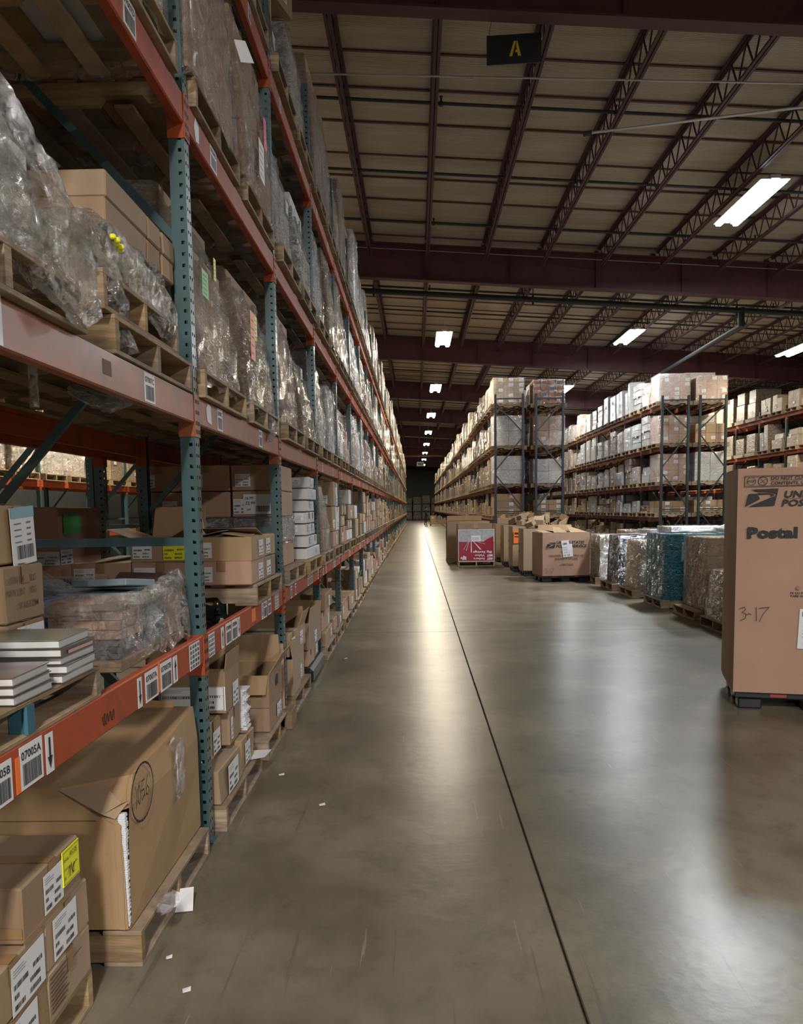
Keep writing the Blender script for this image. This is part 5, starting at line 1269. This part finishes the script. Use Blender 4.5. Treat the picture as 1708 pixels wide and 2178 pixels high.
def tub(o, sx, sy, h, m='cardboard_pink', notch=None, t=.012, bulge=.02):
    b = MB(); n = 8; per = []
    def side(P, Q, inner):
        pass
    for (xa, ya, xb, yb) in ((-1, -1, 1, -1), (1, -1, 1, 1), (1, 1, -1, 1), (-1, 1, -1, -1)):
        nx_, ny_ = (yb - ya) / 2, -(xb - xa) / 2
        for off, fl_ in ((0, False), (-t, True)):
            g = []
            for j in range(5):
                for i in range(n + 1):
                    f = i / n; q = bulge * sin(pi * f) * sin(pi * (.15 + .7 * j / 4))
                    x = (xa + (xb - xa) * f) * sx / 2 + nx_ * (q + off); y = (ya + (yb - ya) * f) * sy / 2 + ny_ * (q + off)
                    g.append((x, y, h * j / 4))
            fs = [(j * (n + 1) + i, j * (n + 1) + i + 1, (j + 1) * (n + 1) + i + 1, (j + 1) * (n + 1) + i) for j in range(4) for i in range(n)]
            if fl_: fs = [f_[::-1] for f_ in fs]
            b.raw(g, fs, m if not fl_ else 'cardboard_inside')
        A = Vector((xa * sx / 2, ya * sy / 2, h)); B = Vector((xb * sx / 2, yb * sy / 2, h)); N_ = Vector((nx_, ny_, 0)) * -t
        b.poly([A, B, B + N_, A + N_], 'cardboard_inside')
    b.box(-sx / 2, -sy / 2, 0, sx / 2, sy / 2, .01, m)
    return b.build('box_body', o)
def usps_logo(s, a, b, w):
    """winged parallelogram emblem about w wide"""
    k = w / 245.0; f = lambda pts: [(a + (x - 322) * k, b + (428 - y) * k) for x, y in pts]
    s.poly(f([(322, 426), (345, 325), (412, 322), (431, 366)]), 'ink')
    s.poly(f([(362, 290), (568, 284), (560, 330), (545, 322), (522, 312), (470, 308), (420, 307)]), 'ink')
    s.poly(f([(350, 425), (520, 352), (543, 345), (552, 325), (560, 328), (541, 420)]), 'ink')
    s.poly(f([(412, 322), (420, 318), (505, 318), (530, 326), (538, 334), (533, 342), (505, 345), (520, 334), (500, 328), (426, 330)]), 'ink')
def stroke317(s, a, b, k):
    s.stroke([(a + x * k, b + y * k) for x, y in ((0, .11), (.04, .125), (.05, .10), (.02, .075), (.055, .06), (.05, .02), (.005, .0))], .0045, 'pen')
    s.stroke([(a + x * k, b + y * k) for x, y in ((.065, .055), (.08, .065), (.10, .055))], .0045, 'pen')
    s.stroke([(a + x * k, b + y * k) for x, y in ((.14, .125), (.145, .0))], .0045, 'pen')
    s.stroke([(a + x * k, b + y * k) for x, y in ((.165, .115), (.25, .125), (.2, .06), (.17, -.01))], .0045, 'pen')
RZ = -R(14)
gx, gy = 2.50, 6.80
dx_, dy_ = cos(RZ), sin(RZ)
cx, cy = gx + .61 * dx_ - .48 * dy_, gy + .61 * dy_ + .48 * dx_
plastic_pallet(cx, cy, 1.2, .98, 'black plastic pallet under the tall bulk box at the right edge', RZ)
g = thing('bulk_box', 'tall pinkish postal bulk box marked 3-17 cut by the right edge of the picture', 'bulk box', (cx, cy, .137), RZ)
tub(g, 1.22, .96, 1.755)
s = Sheet((-.61, -.497, 0), *NY)
s.O = Vector((-.61, -.484 - .016, 0))
def fr(s, a, b, w, h, t, m='ink'):
    s.rect(a, b, w, t, m); s.rect(a, b + h - t, w, t, m); s.rect(a, b, t, h, m); s.rect(a + w - t, b, t, h, m)
fr(s, .045, 1.615, 1.13, .083, .005)
n = 8; s.stroke([(.095 + .032 * cos(2 * pi * i / n + pi / 8), 1.657 + .032 * sin(2 * pi * i / n + pi / 8)) for i in range(n + 1)], .004, 'ink'); s.text('STOP', .095, 1.65, .015, 'ink', .03, w=.048, align='c')
n = 20; s.stroke([(.178 + .033 * cos(2 * pi * i / n), 1.657 + .033 * sin(2 * pi * i / n)) for i in range(n + 1)], .005, 'ink'); s.stroke([(.156, 1.68), (.2, 1.634)], .004, 'ink'); s.stroke([(.16, 1.64), (.175, 1.655), (.195, 1.67)], .003, 'ink')
s.text('DO NOT CUT THIS BOX TO REMOVE', .235, 1.666, .024, 'ink', .02, w=.66); s.rect(.235, 1.66, .66, .002, 'ink'); s.text('CONTENTS, USE FOLD-DOWN DOOR', .235, 1.628, .024, 'ink', .02, w=.64); s.rect(.43, 1.622, .3, .002, 'ink')
usps_logo(s, .055, 1.46, .235)
s.text('UNITED STATES', .33, 1.53, .048, 'ink', .035, .22, w=.62); s.rect(.33, 1.519, .64, .0025, 'ink'); s.text('POSTAL SERVICE', .315, 1.463, .048, 'ink', .035, .22, w=.66)
s.text('Postal Pak', .075, 1.222, .078, 'ink', .05, w=.64)
s.text('73 CU FT CAPACITY', .395, .785, .016, 'ink', .025, w=.24); s.text('TARE WEIGHT 40 LBS', .395, .762, .016, 'ink', .025, w=.25)
stroke317(s, .035, .575, .85)
s.build('printed_text', g)
s = Sheet((-.61, -.503, 0), (1, 0, -.04), (.04, 0, 1)); s.slab(.44, .38, .24, .31, 'paper', .004); s.O += s.n * .004; s.barcode(.46, .63, .15, .04, n=22); s.barcode(.48, .41, .15, .03, n=14)
for i in range(5): s.rect(.47, .47 + .027 * i, .12, .005, 'grey_ink')
s.build('shipping_paper', g)
b = MB(); b.tube((-.16, -.5, .835), (-.16, -.512, .835), .016, 'cardboard_inside', 8); b.build('rivet', g)

# middle postal bulk box, facing the viewer, marked 3-17
a6 = R(5)
plastic_pallet(3.17, 19.12, 1.02, .98, 'black plastic pallet with red marks under the postal bulk box in the middle', a6)
g = thing('bulk_box', 'postal bulk box marked 3-17 with printed emblem and a hanging white sheet', 'bulk box', (3.17, 19.12, .137), a6)
tub(g, 1.03, 1.0, .925, notch=True)
s = Sheet((-.515, -.518, 0), *NY)
usps_logo(s, .08, .60, .20)
s.text('UNITED STATES', .30, .69, .058, 'ink', .03, .2, w=.60); s.text('POSTAL SERVICE', .29, .61, .058, 'ink', .03, .2, w=.66)
s.text('DO NOT', .515, .49, .038, 'print_brown', .02, w=.26, align='c'); s.text('DESIGNED FOR MULTIPLE USE', .515, .415, .038, 'print_brown', .03, w=.76, align='c'); s.text('PROPERTY OF USPS', .515, .345, .038, 'print_brown', .03, w=.50, align='c'); s.text('RECYCLE', .545, .225, .036, 'print_brown', .03, w=.24, align='c')
s.stroke([(.375, .23), (.39, .255), (.405, .23), (.375, .23)], .005, 'print_brown')
stroke317(s, .05, .06, .8)
s.build('printed_text', g)
s = Sheet((-.515, -.523, 0), (1, 0, .1), (-.1, 0, 1)); s.slab(.48, .35, .22, .27, 'paper', .004); s.slab(.47, .58, .17, .13, 'paper', .005); s.O += s.n * .006; s.barcode(.5, .62, .09, .04, n=9); s.barcode(.5, .38, .04, .02, n=4); s.barcode(.58, .38, .05, .02, n=5)
for i in range(4): s.rect(.5, .45 + .035 * i, .09, .006, 'grey_ink')
s.build('shipping_paper', g)
b = MB(); 
for P_ in ([(-.5, -.49, .93), (-.29, -.49, .93), (-.28, .42, .965), (-.5, .42, .97)], [(-.27, -.49, .93), (.03, -.49, .93), (-.03, -.02, 1.03), (-.18, -.02, 1.05)], [(.10, -.49, .93), (.5, -.49, .93), (.48, .3, .95), (.14, .1, 1.08)], [(-.05, -.2, .935), (.3, -.3, .94), (.3, .45, .96), (-.3, .45, .97)]):
    b.poly(P_, 'cardboard'); b.poly([(x, y, z - .006) for x, y, z in P_[::-1]], 'cardboard_inside')
b.poly([(-.4, .45, .9), (.4, .45, .9), (.38, .5, 1.08), (-.38, .5, 1.08)], 'cardboard_inside'); b.build('flap', g)
b = MB(); b.cbox(-.48, -.45, .84, .48, .46, .90, 'cardboard', .01, None, .03, random.Random(2)); b.build('flattened_cartons', g)
rp = random.Random(44)
def bin_box(x, y, w, d, h, label, rz=0, m='cardboard', n=8, sticker=None, pal=True):
    if pal: plastic_pallet(x, y, w, d, 'black plastic pallet under the ' + label[:60].rsplit(' ', 1)[0], rz)
    g = thing('bulk_box', label, 'bulk box', (x, y, .137), rz); tub(g, w, d, h, m, bulge=.03)
    if sticker:
        s = Sheet((w / 2 - .24 - w, -d / 2 - .035, h - .42), *NY); s.O.x = -w / 2 + .02; s.slab(0, 0, .17, .33, sticker); s.rect(.02, .22, .1, .05, 'ink'); s.rect(.02, .15, .13, .03, 'ink'); s.build('orange_tag', g)
    s = Sheet((-w / 2 - .036, d * .35, 0), *NX); s.text('DESIGNED', .1, h * .6, .05, 'print_brown', w=.4); s.text('PROPERTY', .15, h * .42, .05, 'print_brown', w=.35); s.build('printed_text', g)
    for i in range(n):
        a = rp.uniform(.2, .42); bx = rp.uniform(-w / 2 + .25, w / 2 - .25); by = rp.uniform(-d / 2 + .22, d / 2 - .22)
        c = carton((x + bx, y + by, .137 + h - .16 + .26 * (i / n) + rp.uniform(0, .06)), (a, a * .7, a * .45), 'discarded carton lying tilted in the %s, %s thrown in' % (' '.join(label.split()[:6]), ordn[i]), rp.uniform(0, 3), seed=400 + i, tape=i % 2 == 0, group='discarded cartons in the bulk boxes',
                   open_=None if i % 3 else {'+x': (60, .14), '-x': (30, .14), '-y': (100, .12)})
        c.rotation_euler = (rp.uniform(-.5, .5), rp.uniform(-.5, .5), rp.uniform(0, 3))
bin_box(3.05, 20.75, 1.1, 1.0, .98, 'brown bulk box of flattened cartons right behind the postal one', n=6)
bin_box(3.0, 22.35, 1.15, 1.0, 1.0, 'brown bulk box with an orange tag, heaped with cartons', n=10, sticker='orange_sticker')
bin_box(3.0, 24.3, 1.2, 1.0, 1.0, 'brown bulk box heaped with torn cartons, third behind the postal one', n=12)
bin_box(2.95, 26.4, 1.15, 1.0, 1.0, 'farthest brown bulk box heaped with cartons', n=8)
# red promotional bulk box on a wooden pallet
pallet(1.66, 24.55, 0, 'pale wooden pallet under the red printed bulk box with painted silver glare', parts=True, m='wood_light', rz=pi / 2, sx=.85, sy=1.0)
g = thing('bulk_box', 'bulk box with red printed front, painted silver glare above, its slogans upside down', 'bulk box', (1.66, 24.55, PH + .003), 0); tub(g, 1.02, 1.0, .89, 'cardboard', bulge=.01)
s = Sheet((-.50, -.513, .0), *NY); s.slab(0, .0, 1.0, .89, 'paper', .003); s.O += s.n * .003; s.rect(.015, .015, .97, .60, 'red_print'); s.rect(.015, .55, .97, .33, 'silver_glare', 2)  # silver upper band is glare put into the colour
s.rect(.36, .56, .26, .16, 'paper', 3)
for i in range(3): s.rect(.38, .59 + .035 * i, .2, .01, 'grey_ink', 4)
s.poly([(.63, .5), (.97, .5), (.97, .70), (.8, .62)], 'red_print', 3)
for (x0_, y0_, x1_, y1_, w_) in ((.36, .56, .36, .25, .03), (.42, .56, .62, .33, .04), (.50, .56, .74, .48, .03), (.30, .56, .22, .30, .012), (.28, .56, .14, .33, .01)): s.poly([(x0_ - w_ / 4, y0_), (x0_ + w_ / 4, y0_), (x1_ + w_ / 2, y1_), (x1_ - w_ / 2, y1_)], 'paper', 3)
s.text('Big Savings', .41, .225, .06, 'paper', .02, .15, w=.52, l=3, flip=True)
s.text('BEST', .79, .135, .055, 'paper', .05, w=.16, l=3, flip=True); s.text('Value', .46, .135, .055, 'paper', .02, .15, w=.28, l=3, flip=True)
s.text('BEST', .79, .045, .055, 'paper', .05, w=.16, l=3, flip=True); s.text('Sellers', .42, .045, .055, 'paper', .02, .15, w=.32, l=3, flip=True)
s.text("BJ's", .06, .055, .08, 'paper', .06, w=.16, l=3, flip=True)
s.build('printed_front', g)
for (xa, xb, h_) in ((-.5, -.07, .17), (.06, .45, .17)): b = MB(); b.box(xa, -.505, .89, xb, -.49, .89 + h_, 'cardboard'); b.build('flap', g)
b = MB(); b.box(-.4, .42, .89, .45, .44, 1.1, 'cardboard_inside'); b.build('flap', g); b = MB(); b.box(-.505, -.4, .89, -.49, .4, 1.04, 'cardboard'); b.build('flap', g)
pallet(1.5, 26.1, 0, 'pallet under the plain bulk box behind the red one', parts=False, m='wood_light')
g = thing('bulk_box', 'plain brown bulk box with a painted dark window behind the red printed one', 'bulk box', (1.5, 26.1, PH + .003), 0); tub(g, 1.18, 1.1, 1.1, 'cardboard', bulge=.01)
s = Sheet((-.606, .2, .5), *NX); s.rect(0, 0, .25, .32, 'hole_shade'); s.build('window_shade_patch', g)  # flat black patch painted for the shade within an opening
b = MB(); b.box(-.55, .5, 1.1, .5, .52, 1.25, 'cardboard_inside'); b.build('flap', g)

# wrapped pallets standing along the right
def blockp(x, y, label, m='wood'): return pallet(x, y, 0, label, parts=True, m=m)
X0 = 4.42
blockp(X0 + .0, 11.15, 'wooden pallet under the heaped film-wrapped parcels nearest the right bulk box')
wrapped_load((X0 + .0, 11.15, PH + .004), (1.05, .98, .62), 'heap of parcels under glossy film, lower load nearest the tall box on the right', 2, 2, 3, seed=501, taper=.12, group=None)
carton((X0 - .1, 11.1, PH + .66), (.4, .5, .16), 'tilted dark carton on top of the heap of filmed parcels', .5, seed=502)
blockp(X0 + .05, 12.55, 'dark wooden pallet between the teal load and the parcel heap')
wrapped_load((X0 + .12, 12.6, PH + .004), (.98, .98, 1.02), 'tall brown load in smoky film right of the teal-wrapped one', 2, 2, 4, seed=503, filmm='heavy_film', stickers=[('-y', .28, .72, .12, .09, 'yellow_sticker')], group=None)
blockp(X0 - .0, 14.05, 'wooden pallet sticking out under the teal-wrapped load')
wrapped_load((X0 + .02, 14.1, PH + .004), (1.1, 1.0, 1.02), 'tall load wrapped in shiny teal film', 1, 1, 4, seed=504, m='cardboard', filmm='teal_film', group=None, skirt=.1)
b = MB(); b.box(-.3, -.53, .6, .5, -.522, .9, 'blue_sticker'); b.build('teal_panel', [o for o in bpy.data.objects if o.get('label') == 'tall load wrapped in shiny teal film'][0])
blockp(X0 - .05, 15.65, 'wooden pallet with splayed feet left of the teal-wrapped load')
wrapped_load((X0 + .0, 15.7, PH + .004), (1.05, .98, .86), 'brown load in clear film left of the teal-wrapped one', 2, 1, 2, seed=505, group=None, taper=.05)
blockp(X0 - .1, 17.0, 'wooden pallet under the dark blue filmed bundle')
wrapped_load((X0 - .25, 17.0, PH + .004), (.62, .9, .9), 'narrow dark blue film-wrapped bundle among the floor pallets', 1, 2, 3, seed=506, filmm='blue_film', group=None, taper=.1)
blockp(X0 - .1, 18.55, 'wooden pallet just right of the middle postal box')
wrapped_load((X0 - .08, 18.55, PH + .004), (1.05, .98, .88), 'white-topped film-wrapped parcels just right of the middle postal box', 2, 2, 3, seed=507, group=None, m='cardboard')
for i, (x, y, h, lb, m_) in enumerate([(5.75, 11.6, 1.05, 'stack with yellow HEAVY stickers behind the parcel heap', 'cardboard_pink'), (5.75, 13.1, 1.15, 'tall brown stack behind the smoky load', 'cardboard'), (5.7, 14.6, 1.08, 'brown load behind the teal one, topped by blue film', 'cardboard'), (5.6, 16.2, .95, 'wrapped load in the second floor row behind the brown one', 'cardboard'),
                                      (5.6, 17.8, 1.05, 'load with purple-printed top cartons in the second floor row', 'cardboard_white'), (5.6, 19.4, .95, 'flat white-topped load in the second row behind the postal box', 'cardboard_white'), (5.5, 21.0, .9, 'wrapped load at the far end of the second floor row', 'cardboard')]):
    pallet(x, y, 0, 'wooden pallet in the second floor row, %s from the right' % ordn[i], parts=False)
    wo = wrapped_load((x, y, PH + .004), (1.05, .98, h), lb, 2, 2, 4, seed=520 + i, group=None, m=m_)
    if i == 0:
        for zz in (.45, .80): s = Sheet((-.5, -.52, zz), *NY); s.slab(0, 0, .18, .09, 'yellow_sticker'); s.O += s.n * .002; s.text('HEAVY', .015, .025, .04, 'ink', .03, w=.15); s.build('heavy_sticker', wo)
b = MB(); b.raw([(-.4, -.4, 0), (.4, -.35, 0), (.35, .4, .02), (-.4, .4, .02), (-.3, -.3, .09), (.3, -.25, .06), (.25, .3, .1), (-.3, .3, .08)], ((0, 1, 5, 4), (1, 2, 6, 5), (2, 3, 7, 6), (3, 0, 4, 7), (4, 5, 6, 7)), 'book_blue'); tag(b.build('blue_bag', None, (5.6, 14.5, PH + 1.10)), 'blue plastic bag on top of the load behind the teal one', 'bag')
c_ = carton((6.0, 12.9, PH + 1.17), (.62, .5, .38), 'carton with a white and yellow HEAVY sticker, high on the brown stack', 0, seed=540, labels=[('-y', .02, .16, .2, .14)], m='cardboard_pink')
s = Sheet((-.08, -.257, .06), *NY); s.slab(0, 0, .2, .09, 'yellow_sticker'); s.O += s.n * .002; s.text('HEAVY', .015, .025, .04, 'ink', .03, w=.17); s.build('heavy_sticker', c_)

# ------------------------------------------------------------ hanging signs
sg = thing('hanging_sign', 'dark hanging board with a yellow stencilled letter A', 'sign', (1.245, 11.0, 6.93), R(-4))
b = MB(); b.cbox(-.325, -.01, 0, .325, .01, .335, 'sign_dark', .003); b.build('board', sg)
s = Sheet((-.325, -.0105, 0), *NY)
k = .175; f = lambda pts: [(.27 + x * k, .085 + y * k) for x, y in pts]
s.poly(f([(0, 0), (.2, 0), (.46, .98), (.32, .98)]), 'sign_yellow'); s.poly(f([(.50, .98), (.56, .98), (.80, 0), (.60, 0), (.54, .24), (.40, .24), (.435, .40), (.52, .40), (.46, .70)]), 'sign_yellow'); s.build('letter', sg)
for xx in (-.30, .30): b = MB(); b.tube((xx, 0, .32), (xx + .12, -.1, .95), .003, 'pipe_steel', 5); b.build('hanger_wire', sg)
sg = thing('hanging_sign', 'small white sign reading 903 hanging far down the aisle', 'sign', (.42, 75.0, 5.25), 0)
b = MB(); b.cbox(-.3, -.015, 0, .3, .015, .36, 'paper', .003); b.build('board', sg)
s = Sheet((-.3, -.016, 0), *NY); s.text('903', .3, .08, .2, 'ink', .04, w=.42, align='c'); s.build('number', sg)
for xx in (-.25, .25): b = MB(); b.tube((xx, 0, .35), (xx, 0, 3.0), .004, 'pipe_steel', 5); b.build('hanger_wire', sg)

# ------------------------------------------------------------ far end: stacked crates, person, cart
G = 'stacked wrapped crates at the end wall'
for i, x in enumerate((-1.2, .15, 1.5, 2.85)):
    for j in range(3 if i != 2 else 3):
        o = link('wrapped_load', FAR['wrapped_white_goods'][(i * 3 + j) % 8], None, (x, 128.6, .14 + j * 1.12)); o.scale = (1.15, 1.1, 1.0 if j < 2 else (.95, .95, 1.25, .8)[i])
        tag(o, 'grey crate stack at the end wall, column %s from the left, %s' % (ordn[i], ('bottom', 'middle', 'top')[j]), 'pallet load', G)
        o = link('pallet', PALJ['wood'], None, (x, 128.6, j * 1.12)); tag(o, 'pallet at the end wall, column %s from the left, %s' % (ordn[i], ('bottom', 'middle', 'top')[j]), 'pallet', 'wooden pallets')
def person(x, y, rz):
    V = [(0, 0, .95), (0, .01, 1.15), (0, .02, 1.36), (0, .01, 1.47), (0, 0, 1.53), (0, -.015, 1.63), (0, -.01, 1.72),
         (-.10, 0, .90), (-.11, -.02, .50), (-.11, .02, .10), (-.11, -.12, .035), (.10, 0, .90), (.13, .06, .50), (.13, .12, .10), (.13, 0, .035),
         (-.19, .02, 1.41), (-.25, .03, 1.13), (-.22, -.12, .93), (.19, .02, 1.41), (.26, -.02, 1.14), (.2, -.22, 1.02), (-.21, -.19, .86), (.18, -.31, 1.0)]
    E = [(0, 1), (1, 2), (2, 3), (3, 4), (4, 5), (5, 6), (0, 7), (7, 8), (8, 9), (9, 10), (0, 11), (11, 12), (12, 13), (13, 14), (2, 15), (15, 16), (16, 17), (2, 18), (18, 19), (19, 20), (17, 21), (20, 22)]
    Rr = [.15, .135, .16, .07, .055, .095, .075, .095, .065, .045, .04, .095, .065, .045, .04, .06, .045, .035, .06, .045, .035, .04, .04]
    me = bpy.data.meshes.new('body'); me.from_pydata(V, E, []); o = bpy.data.objects.new('body', me); COL.objects.link(o)
    md = o.modifiers.new('skin', 'SKIN'); sk = me.skin_vertices[0].data
    for i, r in enumerate(Rr): sk[i].radius = (r, r * .8)
    sk[0].use_root = True; o.modifiers.new('sub', 'SUBSURF').levels = 1
    dg = bpy.context.evaluated_depsgraph_get(); m2 = bpy.data.meshes.new_from_object(o.evaluated_get(dg)); bpy.data.objects.remove(o)
    m2.materials.clear(); m2.materials.append(MATS['dark_cloth']); m2.materials.append(MATS['skin'])
    for p in m2.polygons:
        c = p.center
        if c.z > 1.52 or (c.z < 1.02 and c.y < -.16 and c.z > .8): p.material_index = 1
        p.use_smooth = True
    root = thing('person', 'person in dark clothes bending over a picking cart at the far end of the aisle', 'person', (x, y, 0), rz)
    link('body', m2, root)
    b = MB(); b.cbox(-.1, -.06, 1.63, .1, .12, 1.79, 'hair', .05); b.build('hair', root)
    b = MB(); b.cbox(-.02, -.14, 1.60, .02, -.10, 1.66, 'skin', .008); b.cbox(-.05, -.118, 1.665, -.02, -.108, 1.68, 'ink', .003); b.cbox(.02, -.118, 1.665, .05, -.108, 1.68, 'ink', .003); b.build('face', root)
person(.93, 82.0, R(100))
ct = thing('picking_cart', 'low cart with handle beside the person at the far end', 'cart', (1.95, 81.2, 0))
b = MB(); b.cbox(-.7, -.35, .14, .7, .35, .19, 'worn_orange_steel', .008); b.build('platform', ct)
for sx in (-.6, .6):
    for sy in (-.28, .28): b = MB(); b.tube((sx, sy - .02, .07), (sx, sy + .02, .07), .07, 'black_plastic', 10); b.build('wheel', ct)
b = MB(); b.tube((-.65, -.28, .19), (-.65, -.28, 1.0), .018, 'pipe_steel'); b.tube((-.65, .28, .19), (-.65, .28, 1.0), .018, 'pipe_steel'); b.tube((-.65, -.28, 1.0), (-.65, .28, 1.0), .018, 'pipe_steel'); b.build('handle', ct)
carton((1.55, 81.2, .192), (.5, .45, .75), 'upright carton standing on the picking cart', seed=601, labels=[('-y', 0, .5, .15, .1)])
carton((2.25, 81.2, .192), (.6, .5, .35), 'low dark carton on the picking cart', seed=602)

# flat print and tape belong to the face they are stuck on
SUB = ('location_label', 'arrow_label', 'code_sheet', 'tape_patch', 'torn_label', 'marker_scrawl', 'label_scrawl', 'shipping_label', 'sticker', 'tape', 'yellow_label', 'price_label', 'date_sticker', 'marker_number', 'green_note', 'heavy_sticker', 'orange_tag', 'shipping_paper', 'barcode_sheet', 'printed_text')
BODY = {}
for o in COL.objects:
    if o.parent and o.name.split('.')[0] in ('beam_face', 'box_body'): BODY[o.parent.name] = o
for o in list(COL.objects):
    if o.parent and o.name.split('.')[0] in SUB and o.parent.name in BODY and not o.parent.parent: o.parent = BODY[o.parent.name]
